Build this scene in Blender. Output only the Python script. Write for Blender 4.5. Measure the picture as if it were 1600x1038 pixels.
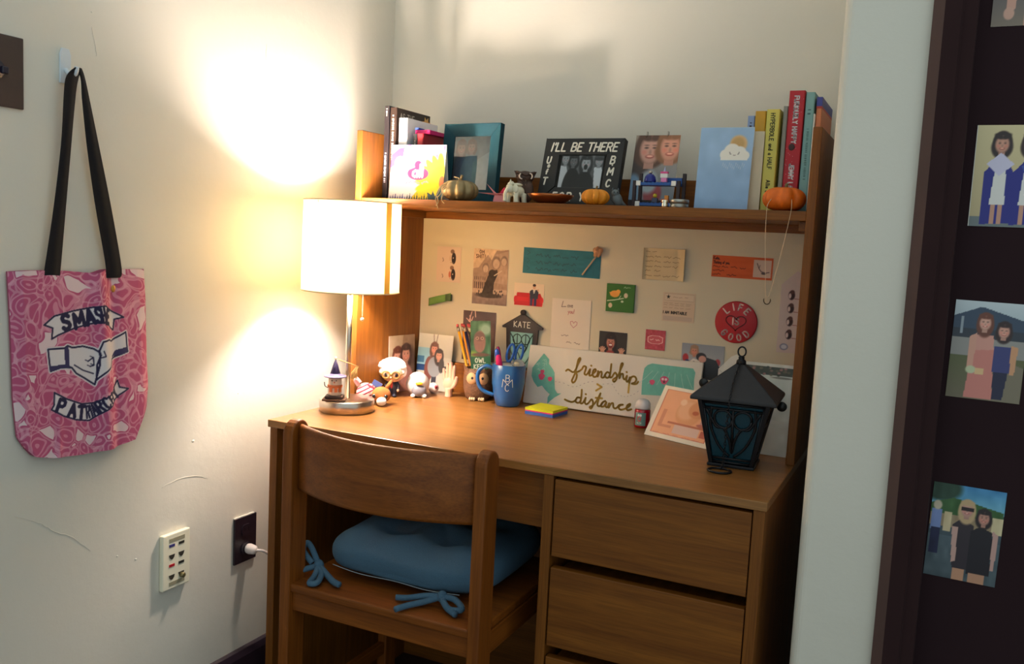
import bpy, math, random
import numpy as np
from mathutils import Vector, Matrix, Euler
random.seed(7); RNG = np.random.default_rng(7)
for o in list(bpy.data.objects): bpy.data.objects.remove(o)
SC = bpy.context.scene
COL = SC.collection

# ------------------------------------------------------------------ camera, world, exposure
cam_d = bpy.data.cameras.new('camera'); cam = bpy.data.objects.new('camera', cam_d); COL.objects.link(cam)
cam.location = (1.2979, -1.5181, 1.1811)
cam.rotation_euler = Euler((math.radians(84.0054), math.radians(-2.8503), math.radians(25.6138)), 'XYZ')
cam_d.sensor_width = 36.0; cam_d.lens = 1400.62 / 1600 * 36.0; cam_d.clip_start = 0.02
SC.camera = cam
world = bpy.data.worlds.new('world'); SC.world = world; world.use_nodes = True
bg = world.node_tree.nodes['Background']
bg.inputs[0].default_value = (0.82, 0.95, 0.97, 1); bg.inputs[1].default_value = 0.60
SC.view_settings.view_transform = 'Standard'; SC.view_settings.look = 'None'
SC.view_settings.gamma = 1.0; SC.view_settings.use_curve_mapping = False
SC.view_settings.exposure = 0.40
BULB_COLOR = (1.0, 0.85, 0.75); BULB_STRENGTH = 690.0

# ------------------------------------------------------------------ mesh builder
def lin(c):
    return tuple(((x/255)/12.92 if x/255 <= .04045 else (((x/255)+.055)/1.055)**2.4) for x in c)
class MB:
    def __init__(s): s.v = []; s.f = []; s.sm = []
    def add(s, vs, fs, sm=False):
        n = len(s.v); s.v += [tuple(p) for p in vs]; s.f += [tuple(i+n for i in f) for f in fs]; s.sm += [sm]*len(fs); return s
    def box(s, x0, x1, y0, y1, z0, z1, M=None):
        vs = [Vector((x, y, z)) for x in (x0, x1) for y in (y0, y1) for z in (z0, z1)]
        if M: vs = [M @ p for p in vs]
        return s.add(vs, [(0,1,3,2),(4,6,7,5),(0,4,5,1),(2,3,7,6),(0,2,6,4),(1,5,7,3)])
    def tube(s, path, r, n=8, closed=False, cap=True, flat=1.0):
        P = [Vector(p) for p in path]; m = len(P); R = r if isinstance(r, (list, tuple)) else [r]*m
        vs = []; up = None
        for i in range(m):
            if closed: t = P[(i+1) % m] - P[i-1]
            else: t = P[min(i+1, m-1)] - P[max(i-1, 0)]
            if t.length < 1e-9: t = Vector((0,0,1))
            t.normalize()
            if up is None:
                up = Vector((0,0,1)) if abs(t.z) < .9 else Vector((1,0,0))
            a = (up - t*up.dot(t))
            if a.length < 1e-6: a = t.orthogonal()
            a.normalize(); up = a; b = t.cross(a)
            for k in range(n):
                q = 2*math.pi*k/n
                vs.append(P[i] + (a*math.cos(q)*flat + b*math.sin(q))*R[i])
        fs = []
        for i in range(m if closed else m-1):
            j = (i+1) % m
            for k in range(n):
                l = (k+1) % n; fs.append((i*n+k, i*n+l, j*n+l, j*n+k))
        if cap and not closed: fs += [tuple(reversed(range(n))), tuple((m-1)*n+k for k in range(n))]
        return s.add(vs, fs, True)
    def lathe(s, prof, n=24, c=(0,0,0), M=None, rib=None, a0=0, a1=2*math.pi):
        full = abs(a1-a0-2*math.pi) < 1e-6; m = n if full else n+1
        vs = []; fs = []
        for r, z in prof:
            for k in range(m):
                q = a0+(a1-a0)*k/n; rr = r*(rib(q) if rib else 1)
                p = Vector((rr*math.cos(q), rr*math.sin(q), z))
                if M: p = M @ p
                vs.append(p+Vector(c))
        for i in range(len(prof)-1):
            for k in range(n):
                l = (k+1) % m; fs.append((i*m+k, i*m+l, (i+1)*m+l, (i+1)*m+k))
        if full:
            if prof[0][0] > 1e-5: fs.append(tuple(reversed(range(n))))
            if prof[-1][0] > 1e-5: fs.append(tuple((len(prof)-1)*m+k for k in range(n)))
        return s.add(vs, fs, True)
    def ell(s, c, r, nu=16, nv=10, M=None):
        if not isinstance(r, (list, tuple)): r = (r, r, r)
        vs = []; fs = []
        for i in range(nv+1):
            a = math.pi*i/nv - math.pi/2
            for k in range(nu):
                q = 2*math.pi*k/nu
                p = Vector((r[0]*math.cos(a)*math.cos(q), r[1]*math.cos(a)*math.sin(q), r[2]*math.sin(a)))
                if M: p = M @ p
                vs.append(p+Vector(c))
        for i in range(nv):
            for k in range(nu):
                l = (k+1) % nu; fs.append((i*nu+k, i*nu+l, (i+1)*nu+l, (i+1)*nu+k))
        return s.add(vs, fs, True)
    def prism(s, poly, fn, t0, t1):
        """poly: list of (a,b); fn(a,b,t)->xyz"""
        n = len(poly); vs = [fn(a, b, t0) for a, b in poly]+[fn(a, b, t1) for a, b in poly]
        fs = [tuple(range(n)), tuple(reversed(range(n, 2*n)))]+[(i, n+i, n+(i+1) % n, (i+1) % n) for i in range(n)]
        return s.add(vs, fs)
    def strokes(s, lines, w, fn, t=0.0, caps=8):
        """flat round-ended pen strokes: lines of (a,b), fn(a,b,t)->xyz"""
        for L in lines:
            for i, (a, b) in enumerate(L):
                vs = [fn(a+w*math.cos(2*math.pi*k/caps), b+w*math.sin(2*math.pi*k/caps), t) for k in range(caps)]
                s.add(vs, [tuple(range(caps))])
                if i+1 < len(L):
                    c, d = L[i+1]; dx, dy = c-a, d-b; l = math.hypot(dx, dy)
                    if l < 1e-9: continue
                    nx, ny = -dy/l*w, dx/l*w
                    s.add([fn(a+nx, b+ny, t), fn(a-nx, b-ny, t), fn(c-nx, d-ny, t), fn(c+nx, d+ny, t)], [(0,1,2,3)])
        return s
    def build(s, name, mat, parent=None, bevel=0, sub=0, remesh=0, solid=0, flip=True, segs=2):
        me = bpy.data.meshes.new(name); me.from_pydata(s.v, [], s.f)
        me.polygons.foreach_set('use_smooth', s.sm)
        import bmesh
        b = bmesh.new(); b.from_mesh(me)
        if flip: bmesh.ops.recalc_face_normals(b, faces=b.faces)
        b.to_mesh(me); b.free()
        me.materials.append(mat)
        o = bpy.data.objects.new(name, me); COL.objects.link(o)
        if parent: o.parent = parent
        if solid:
            m = o.modifiers.new('solid', 'SOLIDIFY'); m.thickness = solid; m.offset = 0
        if bevel:
            m = o.modifiers.new('bevel', 'BEVEL'); m.width = bevel; m.segments = segs; m.limit_method = 'ANGLE'; m.angle_limit = math.radians(40)
        if remesh:
            m = o.modifiers.new('remesh', 'REMESH'); m.mode = 'VOXEL'; m.voxel_size = remesh; m.use_smooth_shade = True
            k = o.modifiers.new('smooth', 'SMOOTH'); k.factor = .5; k.iterations = 4
        if sub:
            m = o.modifiers.new('sub', 'SUBSURF'); m.levels = sub; m.render_levels = sub
        return o
def thing(name, label, cat, loc=(0,0,0), rotz=0, group=None):
    o = bpy.data.objects.new(name, None); COL.objects.link(o); o.empty_display_size = .02
    o.location = loc; o.rotation_euler = (0, 0, rotz)
    return tag(o, label, cat, group)
def tag(o, label, cat, group=None):
    o['label'] = label; o['category'] = cat
    if group: o['group'] = group
    return o
def struct(o): o['kind'] = 'structure'; return o
def rotm(rx=0, ry=0, rz=0): return Euler((rx, ry, rz), 'XYZ').to_matrix()
def xy(p): return lambda a, b, t: (a, b, t)
def smooth(pts, n=6, closed=False):
    P = [Vector(p) for p in pts]; out = []; m = len(P)
    for i in range(m if closed else m-1):
        if closed: a, b, c, d = P[i-1], P[i], P[(i+1) % m], P[(i+2) % m]
        else: a, b, c, d = P[max(i-1, 0)], P[i], P[i+1], P[min(i+2, m-1)]
        for k in range(n):
            t = k/n; out.append(.5*((2*b)+(c-a)*t+(2*a-5*b+4*c-d)*t*t+(3*b-a-3*c+d)*t**3))
    if not closed: out.append(P[-1])
    return [tuple(p) for p in out]

# ------------------------------------------------------------------ materials
MATS = {}
def nodes(name):
    m = bpy.data.materials.new(name); m.use_nodes = True; nt = m.node_tree
    return m, nt, nt.nodes, nt.links, nt.nodes['Principled BSDF']
def mat(c, rough=.55, metal=0, name='paint', var=.06, scale=60, bump=0, coat=0, spec=.5):
    key = (tuple(c), rough, metal, var, scale, bump, coat, name, spec)
    if key in MATS: return MATS[key]
    m, nt, N, L, b = nodes(name); col = lin(c)
    tc = N.new('ShaderNodeTexCoord'); nz = N.new('ShaderNodeTexNoise'); nz.inputs['Scale'].default_value = scale; nz.inputs['Detail'].default_value = 3
    L.new(tc.outputs['Object'], nz.inputs['Vector'])
    mx = N.new('ShaderNodeMix'); mx.data_type = 'RGBA'; L.new(nz.outputs['Fac'], mx.inputs[0])
    mx.inputs[6].default_value = (*[x*(1-var) for x in col], 1); mx.inputs[7].default_value = (*[min(1, x*(1+var)) for x in col], 1)
    L.new(mx.outputs[2], b.inputs['Base Color'])
    b.inputs['Roughness'].default_value = rough; b.inputs['Metallic'].default_value = metal; b.inputs['Specular IOR Level'].default_value = spec; b.inputs['Coat Weight'].default_value = coat
    if bump:
        bp = N.new('ShaderNodeBump'); bp.inputs['Strength'].default_value = bump; bp.inputs['Distance'].default_value = .002
        L.new(nz.outputs['Fac'], bp.inputs['Height']); L.new(bp.outputs[0], b.inputs['Normal'])
    MATS[key] = m; return m
def wood(name, c0, c1, axis, rough=.5, scale=1.0, coat=.04):
    m, nt, N, L, b = nodes(name)
    tc = N.new('ShaderNodeTexCoord'); mp = N.new('ShaderNodeMapping')
    s = [26*scale]*3; s['XYZ'.index(axis)] = 1.6*scale; mp.inputs['Scale'].default_value = s
    L.new(tc.outputs['Object'], mp.inputs['Vector'])
    nz = N.new('ShaderNodeTexNoise'); nz.inputs['Scale'].default_value = 1.6; nz.inputs['Detail'].default_value = 6; nz.inputs['Distortion'].default_value = .6
    L.new(mp.outputs[0], nz.inputs['Vector'])
    mp2 = N.new('ShaderNodeMapping'); s2 = [260*scale]*3; s2['XYZ'.index(axis)] = 9*scale; mp2.inputs['Scale'].default_value = s2
    L.new(tc.outputs['Object'], mp2.inputs['Vector'])
    n2 = N.new('ShaderNodeTexNoise'); n2.inputs['Scale'].default_value = 1.5; n2.inputs['Detail'].default_value = 3; L.new(mp2.outputs[0], n2.inputs['Vector'])
    cr = N.new('ShaderNodeValToRGB'); cr.color_ramp.elements[0].position = .34; cr.color_ramp.elements[1].position = .66
    cr.color_ramp.elements[0].color = (*lin(c0), 1); cr.color_ramp.elements[1].color = (*lin(c1), 1); L.new(nz.outputs['Fac'], cr.inputs[0])
    mr = N.new('ShaderNodeMapRange'); mr.inputs[1].default_value = .35; mr.inputs[2].default_value = .6; mr.inputs[3].default_value = .80; mr.inputs[4].default_value = 1.04
    L.new(n2.outputs['Fac'], mr.inputs[0])
    mx = N.new('ShaderNodeMix'); mx.data_type = 'RGBA'; mx.blend_type = 'MULTIPLY'; mx.inputs[0].default_value = 1
    L.new(cr.outputs[0], mx.inputs[6]); L.new(mr.outputs[0], mx.inputs[7]); L.new(mx.outputs[2], b.inputs['Base Color'])
    b.inputs['Roughness'].default_value = rough; b.inputs['Specular IOR Level'].default_value = .28; b.inputs['Coat Weight'].default_value = coat; b.inputs['Coat Roughness'].default_value = .3
    bp = N.new('ShaderNodeBump'); bp.inputs['Strength'].default_value = .12; bp.inputs['Distance'].default_value = .001
    L.new(n2.outputs['Fac'], bp.inputs['Height']); L.new(bp.outputs[0], b.inputs['Normal'])
    return m
def wall_mat(name, c0, c1):
    m, nt, N, L, b = nodes(name)
    tc = N.new('ShaderNodeTexCoord')
    big = N.new('ShaderNodeTexNoise'); big.inputs['Scale'].default_value = 2.2; big.inputs['Detail'].default_value = 5; L.new(tc.outputs['Object'], big.inputs['Vector'])
    mx = N.new('ShaderNodeMix'); mx.data_type = 'RGBA'; L.new(big.outputs['Fac'], mx.inputs[0])
    mx.inputs[6].default_value = (*lin(c0), 1); mx.inputs[7].default_value = (*lin(c1), 1); L.new(mx.outputs[2], b.inputs['Base Color'])
    b.inputs['Roughness'].default_value = .62
    f = N.new('ShaderNodeTexNoise'); f.inputs['Scale'].default_value = 14; f.inputs['Detail'].default_value = 9; f.inputs['Roughness'].default_value = .62; L.new(tc.outputs['Object'], f.inputs['Vector'])
    bp = N.new('ShaderNodeBump'); bp.inputs['Strength'].default_value = .22; bp.inputs['Distance'].default_value = .006
    L.new(f.outputs['Fac'], bp.inputs['Height']); L.new(bp.outputs[0], b.inputs['Normal'])
    return m
def attr_mat(name, rough=.4, coat=0):
    m, nt, N, L, b = nodes(name); a = N.new('ShaderNodeAttribute'); a.attribute_name = 'Col'
    L.new(a.outputs['Color'], b.inputs['Base Color']); b.inputs['Roughness'].default_value = rough; b.inputs['Coat Weight'].default_value = coat
    return m
def glass_mat(name, c, rough=.02, ior=2.0):
    """thin clear pane: mostly see-through with a mirror-like surface reflection"""
    m, nt, N, L, b = nodes(name); N.remove(b); out = N['Material Output']
    tr = N.new('ShaderNodeBsdfTransparent'); tr.inputs[0].default_value = (*lin(c), 1)
    gl = N.new('ShaderNodeBsdfGlossy'); gl.inputs['Roughness'].default_value = rough
    lw = N.new('ShaderNodeFresnel'); lw.inputs[0].default_value = ior
    ms = N.new('ShaderNodeMixShader'); L.new(lw.outputs[0], ms.inputs[0]); L.new(tr.outputs[0], ms.inputs[1]); L.new(gl.outputs[0], ms.inputs[2]); L.new(ms.outputs[0], out.inputs[0])
    return m

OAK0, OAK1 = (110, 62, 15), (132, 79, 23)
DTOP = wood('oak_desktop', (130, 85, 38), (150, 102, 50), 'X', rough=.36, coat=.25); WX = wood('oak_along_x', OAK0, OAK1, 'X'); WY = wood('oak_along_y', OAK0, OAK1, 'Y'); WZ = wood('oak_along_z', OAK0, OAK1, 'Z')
CH0, CH1 = (112, 58, 12), (134, 74, 20)
CX = wood('chair_oak_x', CH0, CH1, 'X'); CY = wood('chair_oak_y', CH0, CH1, 'Y'); CZ = wood('chair_oak_z', CH0, CH1, 'Z')
WALL = wall_mat('cream_painted_plaster', (212, 207, 192), (222, 217, 204))
PRINT = attr_mat('photo_print', .38); PAPERPRINT = attr_mat('paper_print', .7)
WHITEP = mat((232, 228, 218), .7, name='white_paper', var=.02)
BLACKM = mat((14, 15, 22), .42, .3, name='black_painted_metal', var=.2, scale=90)
SILVER = mat((190, 178, 165), .28, 1, name='brushed_nickel', var=.1, scale=40)
BLACKP = mat((16, 14, 18), .5, name='black_paint')
GLASS = glass_mat('picture_glass', (250, 252, 252)); THINGLASS = glass_mat('matt_picture_glass', (252, 252, 252), .15, ior=1.4)

# ------------------------------------------------------------------ flat prints painted on a fine vertex grid
class Pic:
    def __init__(s, w, h, bg=(255, 255, 255), res=.0012):
        s.w, s.h = w, h; s.nx = max(6, int(w/res)); s.ny = max(6, int(h/res))
        u = np.linspace(0, 1, s.nx+1); v = np.linspace(0, 1, s.ny+1)
        s.U, s.V = np.meshgrid(u, v); s.X = s.U*w; s.Y = s.V*h
        s.A = np.zeros((s.ny+1, s.nx+1, 3)) + np.array(bg, float); s.M = np.zeros((s.ny+1, s.nx+1))
    def put(s, k, c):
        k = np.clip(k, 0, 1)[..., None]; s.A = s.A*(1-k)+np.array(c, float)*k; s.M = np.maximum(s.M, k[..., 0]); return s
    def grad(s, v0, v1, c0, c1):
        t = np.clip((s.V-v0)/(v1-v0), 0, 1)[..., None]; m = ((s.V >= v0) & (s.V <= v1))[..., None]
        s.A = np.where(m, np.array(c0)*(1-t)+np.array(c1)*t, s.A); return s
    def ell(s, u, v, ru, rv, c, soft=.12, rot=0):
        dx = (s.U-u)*s.w; dy = (s.V-v)*s.h; cs, sn = math.cos(rot), math.sin(rot)
        a = (dx*cs+dy*sn)/(ru*s.w); b = (-dx*sn+dy*cs)/(rv*s.h)
        return s.put((1-np.sqrt(a*a+b*b))/soft+.5, c)
    def rect(s, u0, v0, u1, v1, c): return s.put(((s.U >= u0) & (s.U <= u1) & (s.V >= v0) & (s.V <= v1)).astype(float), c)
    def poly(s, pts, c, metric=False):
        x, y = (s.X, s.Y) if metric else (s.U, s.V); k = np.zeros(x.shape, bool); n = len(pts)
        for i in range(n):
            (a, b), (p, q) = pts[i], pts[(i+1) % n]
            if b == q: continue
            k ^= ((b > y) != (q > y)) & (x < (p-a)*(y-b)/(q-b)+a)
        return s.put(k.astype(float), c)
    def line(s, pts, wd, c, metric=False):
        """wd in metres (half width)"""
        f = (1, 1) if metric else (s.w, s.h); d = np.full(s.X.shape, 1e9)
        P = [(a*f[0], b*f[1]) for a, b in pts]
        for (a, b), (p, q) in zip(P[:-1], P[1:]):
            l2 = (p-a)**2+(q-b)**2+1e-12; t = np.clip(((s.X-a)*(p-a)+(s.Y-b)*(q-b))/l2, 0, 1)
            d = np.minimum(d, np.hypot(s.X-a-t*(p-a), s.Y-b-t*(q-b)))
        return s.put((wd-d)/.0008+.5, c)
    def text(s, body, u, v, h, wd, c, sp=.25, slant=0):
        """u,v = left baseline, h = cap height as share of picture height"""
        hm = h*s.h
        for L in stroke_text(body, sp):
            s.line([((u*s.w)+(a+slant*b)*hm, v*s.h-b*hm) for a, b in L], wd, c, metric=True)
        return s
    def scribble(s, u0, u1, v, h, c, wd=.0005, words=4):
        x = u0
        for k in range(words):
            L = (u1-u0)/words*RNG.uniform(.55, .85); pts = []; n = max(4, int(L*s.w/.0022))
            for i in range(n): pts.append((x+L*i/(n-1), v+(RNG.uniform(-h, h)*(1 if i % 2 else .4))))
            s.line(pts, wd, c); x += (u1-u0)/words
        return s
    def noise(s, amt, cells=14):
        g = RNG.normal(0, 1, (cells+2, cells+2)); a = s.U*cells; b = s.V*cells; i = a.astype(int); j = b.astype(int); fa = a-i; fb = b-j
        n = (g[j, i]*(1-fa)+g[j, i+1]*fa)*(1-fb)+(g[j+1, i]*(1-fa)+g[j+1, i+1]*fa)*fb
        s.A = s.A+amt*n[..., None]; return s
    def woman(s, u, v, r, hair, skin, top, long=2.4, wide=1.5, smile=True, hgt=9):
        """head centre u,v; r = face half-width as share of picture width"""
        k = s.w/s.h
        s.ell(u, v+r*k*.5, r*1.35, r*k*long*.75, hair, .2)
        if top: s.ell(u, v+r*k*(2.0+hgt*.5), r*wide*1.5, r*k*hgt*.55, top, .1)
        s.rect(u-r*.4, v+r*k*.6, u+r*.4, v+r*k*1.7, [x*.86 for x in skin])
        s.ell(u, v-r*k*.25, r*1.22, r*k*1.5, hair, .15)
        s.ell(u, v+r*k*.15, r*.86, r*k*1.18, [x*.9 for x in skin], .3); s.ell(u-.05*r, v+r*k*.05, r*.7, r*k*.95, skin, .6)
        dk = [x*.45 for x in skin]; lip = [skin[0]*.78, skin[1]*.5, skin[2]*.52] if abs(skin[0]-skin[2]) > 8 else [x*.6 for x in skin]
        s.ell(u-.5*r, v-r*k*.98, r*.6, r*k*.34, hair, .5, .5); s.ell(u+.5*r, v-r*k*.98, r*.6, r*k*.34, hair, .5, -.5)
        for e in (-.34, .34): s.ell(u+e*r, v-r*k*.02, r*.17, r*k*.075, dk, .9); s.ell(u+e*r, v-r*k*.24, r*.2, r*k*.05, [x*.6 for x in skin], .9)
        s.ell(u, v+r*k*.34, r*.11, r*k*.2, [x*.87 for x in skin], .9)
        for e in (-.5, .5): s.ell(u+e*r, v+r*k*.36, r*.22, r*k*.2, [min(255, skin[0]*1.02), skin[1]*.9, skin[2]*.9], .9)
        if smile: s.ell(u, v+r*k*.70, r*.36, r*k*.16, lip, .5); s.ell(u, v+r*k*.67, r*.27, r*k*.085, [min(255, x*1.12+12) for x in skin], .6)
        return s
    def mesh(s, name, material, parent, y=0.0, x0=None, z0=0.0, fn=None, alpha=False):
        x0 = -s.w/2 if x0 is None else x0; nx, ny = s.nx+1, s.ny+1
        xs = x0+s.X.ravel(); zs = z0+s.h-s.Y.ravel()
        if fn is None: co = np.stack([xs, np.full(xs.shape, y), zs], 1)
        else: co = fn(s.X.ravel(), s.Y.ravel())
        i = np.arange(nx*ny).reshape(ny, nx); q = np.stack([i[1:, :-1], i[1:, 1:], i[:-1, 1:], i[:-1, :-1]], -1).reshape(-1, 4)
        me = bpy.data.meshes.new(name); me.vertices.add(len(co)); me.vertices.foreach_set('co', co.ravel().astype(np.float32))
        me.loops.add(q.size); me.loops.foreach_set('vertex_index', q.ravel().astype(np.int32))
        me.polygons.add(len(q)); me.polygons.foreach_set('loop_start', np.arange(0, q.size, 4, dtype=np.int32)); me.polygons.foreach_set('use_smooth', np.ones(len(q), bool))
        me.update(calc_edges=True)
        A = np.clip(s.A/255, 0, 1); A = np.where(A <= .04045, A/12.92, ((A+.055)/1.055)**2.4)
        at = me.color_attributes.new('Col', 'FLOAT_COLOR', 'POINT')
        rgba = np.concatenate([A.reshape(-1, 3), (s.M.ravel() if alpha else np.ones(nx*ny))[:, None]], 1)
        at.data.foreach_set('color', rgba.ravel().astype(np.float32))
        me.materials.append(material); o = bpy.data.objects.new(name, me); COL.objects.link(o)
        if parent: o.parent = parent
        return o

GLYPH = {
'A': [[(0,0),(.3,1),(.6,0)],[(.12,.36),(.48,.36)]], 'B': [[(0,0),(0,1),(.35,1),(.5,.88),(.5,.66),(.35,.53),(0,.53)],[(.35,.53),(.55,.4),(.55,.13),(.38,0),(0,0)]],
'C': [[(.55,.85),(.4,1),(.18,.97),(.03,.7),(.03,.3),(.18,.03),(.4,0),(.55,.15)]], 'D': [[(0,0),(0,1),(.3,1),(.52,.8),(.56,.5),(.52,.2),(.3,0),(0,0)]],
'E': [[(.5,1),(0,1),(0,0),(.5,0)],[(0,.52),(.4,.52)]], 'F': [[(.5,1),(0,1),(0,0)],[(0,.52),(.4,.52)]],
'G': [[(.55,.85),(.4,1),(.18,.97),(.03,.7),(.03,.3),(.18,.03),(.4,0),(.55,.15),(.55,.45),(.32,.45)]], 'H': [[(0,0),(0,1)],[(.55,0),(.55,1)],[(0,.5),(.55,.5)]],
'I': [[(.1,0),(.1,1)]], 'J': [[(.4,1),(.4,.2),(.28,0),(.1,0),(0,.18)]], 'K': [[(0,0),(0,1)],[(.5,1),(0,.45),(.55,0)]], 'L': [[(0,1),(0,0),(.48,0)]],
'M': [[(0,0),(.05,1),(.37,.35),(.7,1),(.75,0)]], 'N': [[(0,0),(0,1),(.55,0),(.55,1)]], 'O': [[(.3,1),(.1,.88),(0,.5),(.1,.12),(.3,0),(.5,.12),(.6,.5),(.5,.88),(.3,1)]],
'P': [[(0,0),(0,1),(.38,1),(.54,.86),(.54,.62),(.38,.48),(0,.48)]], 'R': [[(0,0),(0,1),(.38,1),(.53,.86),(.53,.64),(.38,.5),(0,.5)],[(.3,.5),(.55,0)]],
'S': [[(.52,.85),(.38,1),(.15,1),(.03,.83),(.08,.62),(.45,.42),(.53,.2),(.38,0),(.13,0),(0,.15)]], 'T': [[(0,1),(.6,1)],[(.3,1),(.3,0)]],
'U': [[(0,1),(0,.25),(.13,.02),(.4,.02),(.55,.25),(.55,1)]], 'V': [[(0,1),(.3,0),(.6,1)]], 'W': [[(0,1),(.2,0),(.4,.7),(.6,0),(.8,1)]], 'X': [[(0,0),(.55,1)],[(0,1),(.55,0)]],
'Y': [[(0,1),(.3,.5),(.6,1)],[(.3,.5),(.3,0)]], 'Z': [[(0,1),(.5,1),(0,0),(.5,0)]], "'": [[(.08,1),(.05,.78)]], ',': [[(.08,.08),(.02,-.15)]], '.': [[(.05,.02),(.06,.02)]], '!': [[(.1,1),(.1,.3)],[(.1,.02),(.11,.02)]],
'-': [[(0,.5),(.35,.5)]], 'a': [[(.35,.45),(.2,.52),(.03,.38),(.05,.1),(.2,0),(.36,.15),(.36,.5),(.38,0)]], 'n': [[(0,0),(0,.5)],[(0,.35),(.18,.52),(.32,.4),(.33,0)]],
'd': [[(.35,.4),(.2,.52),(.03,.38),(.05,.1),(.2,0),(.36,.15),(.37,1),(.38,0)]], 'l': [[(.08,1),(.08,0)]], 'i': [[(.08,.5),(.08,0)],[(.08,.72),(.085,.72)]], 'e': [[(.03,.27),(.35,.3),(.28,.5),(.12,.5),(.02,.3),(.08,.04),(.22,0),(.36,.1)]],
'r': [[(0,.5),(.02,0)],[(.01,.3),(.15,.5),(.28,.46)]], 'o': [[(.18,.5),(.03,.4),(.03,.1),(.18,0),(.34,.1),(.34,.4),(.18,.5)]], 's': [[(.3,.44),(.15,.52),(.04,.4),(.28,.18),(.2,0),(.02,.07)]], 'h': [[(0,0),(.02,1)],[(.01,.32),(.17,.52),(.31,.4),(.32,0)]],
'f': [[(.3,.95),(.18,1),(.12,.85),(.12,0)],[(0,.52),(.28,.52)]], 't': [[(.12,.9),(.13,.1),(.25,0)],[(0,.55),(.28,.55)]], 'u': [[(0,.5),(.02,.1),(.15,0),(.3,.12),(.31,.5),(.33,0)]], 'g': [[(.34,.45),(.2,.52),(.03,.38),(.05,.12),(.2,.03),(.34,.15),(.35,.5),(.33,-.3),(.1,-.35)]],
'k': [[(0,0),(.02,1)],[(.28,.5),(.02,.22),(.3,0)]], 'y': [[(0,.5),(.15,.08)],[(.32,.5),(.05,-.35)]], 'v': [[(0,.5),(.15,0),(.3,.5)]], ' ': []}
def stroke_text(body, sp=.25):
    out = []; x = 0
    for ch in body:
        g = GLYPH.get(ch, []); wmax = max([p[0] for L in g for p in L], default=.3)
        out += [[(x+a, b) for a, b in L] for L in g]; x += wmax+sp
    return out
def text_width(body, sp=.25): return sum(max([p[0] for L in GLYPH.get(ch, []) for p in L], default=.3)+sp for ch in body)-sp
CANVAS_ART = {'friend':[[[1085,937],[1135,975],[1203,950],[1283,924],[1339,991],[1378,1127],[1425,1258],[1411,1298],[1375,1249],[1360,1105],[1338,919],[1301,793],[1276,709],[1313,661],[1370,720],[1392,844],[1370,923],[1439,967],[1506,1029],[1540,1100],[1606,1087],[1599,1009],[1586,917],[1638,896],[1681,957],[1718,1046],[1719,962],[1720,891],[1771,897],[1817,952],[1873,1019],[1855,1061],[1813,1028],[1798,950],[1832,873],[1897,877],[1930,945],[1935,1022],[1942,886],[1975,990],[2022,1015],[2038,957],[2042,881],[2101,883],[2129,957],[2177,1022],[2239,999]],[[2239,999],[2177,1022],[2129,957],[2157,890],[2225,897],[2257,1021],[2254,1231],[2258,1041],[2259,911],[2307,911],[2348,991],[2385,1031],[2436,961],[2428,861],[2383,806],[2346,851],[2411,908],[2465,974],[2515,1149],[2550,1262],[2515,1272],[2498,1147],[2505,909],[2533,1008],[2582,1017],[2607,921],[2651,896],[2690,989],[2685,890],[2712,843],[2750,881],[2770,959]],[[2770,959],[2770,820],[2778,584]],[[2770,820],[2807,963],[2885,991],[2938,928],[2904,846],[2837,812],[2948,817],[2992,875]],[[1734,1139],[1743,1132]],[[2668,1080],[2677,1073]],[[1957,697],[2081,637],[1947,535]],[[1153,217],[1245,188],[1355,177],[1444,233],[1477,303],[1552,306]],[[1552,306],[1477,303],[1445,223],[1484,177],[1557,196],[1580,320],[1571,511],[1585,320],[1582,183],[1634,182],[1676,261],[1700,324],[1694,213],[1732,168],[1785,200],[1826,260],[1862,304],[1907,240],[1906,139],[1872,75],[1835,111],[1913,164],[1983,269],[2040,396],[2071,480],[2040,316],[2027,195],[2072,160],[2120,190],[2162,271],[2220,308]],[[1961,356],[2129,363]],[[1687,417],[1696,411]],[[2220,308],[2162,271],[2123,207],[2142,159],[2206,181],[2251,282],[2243,182],[2292,164],[2325,262],[2328,157],[2373,258],[2423,274],[2445,188],[2490,158],[2538,184],[2591,255],[2681,273]],[[2681,273],[2612,248],[2583,189],[2626,147],[2696,160],[2773,200],[2856,269],[2854,314],[2794,271],[2779,200],[2820,156],[2907,191]]],'teal1':[[422,1316],[587,1177],[592,1064],[708,953],[777,858],[815,595],[848,435],[928,342],[1036,355],[927,271],[866,233],[769,139],[694,48],[681,210],[724,297],[576,403],[484,495],[369,440],[238,570],[161,707],[154,914],[292,1126]],'teal2':[[3105,1222],[3175,1308],[3282,1357],[3618,1349],[4291,1342],[4355,1250],[4346,1065],[4378,702],[3709,615],[3108,573],[3087,859],[3091,1079]],'pinks':[[441,717],[680,682],[446,842],[3339,904],[3632,984]],'dash':([[839,633],[1050,624],[1303,556],[1503,612],[1694,715],[1893,754]],[[2101,714],[2331,740],[2448,611],[2597,486],[2761,490],[2915,556],[3061,684]])}
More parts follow.
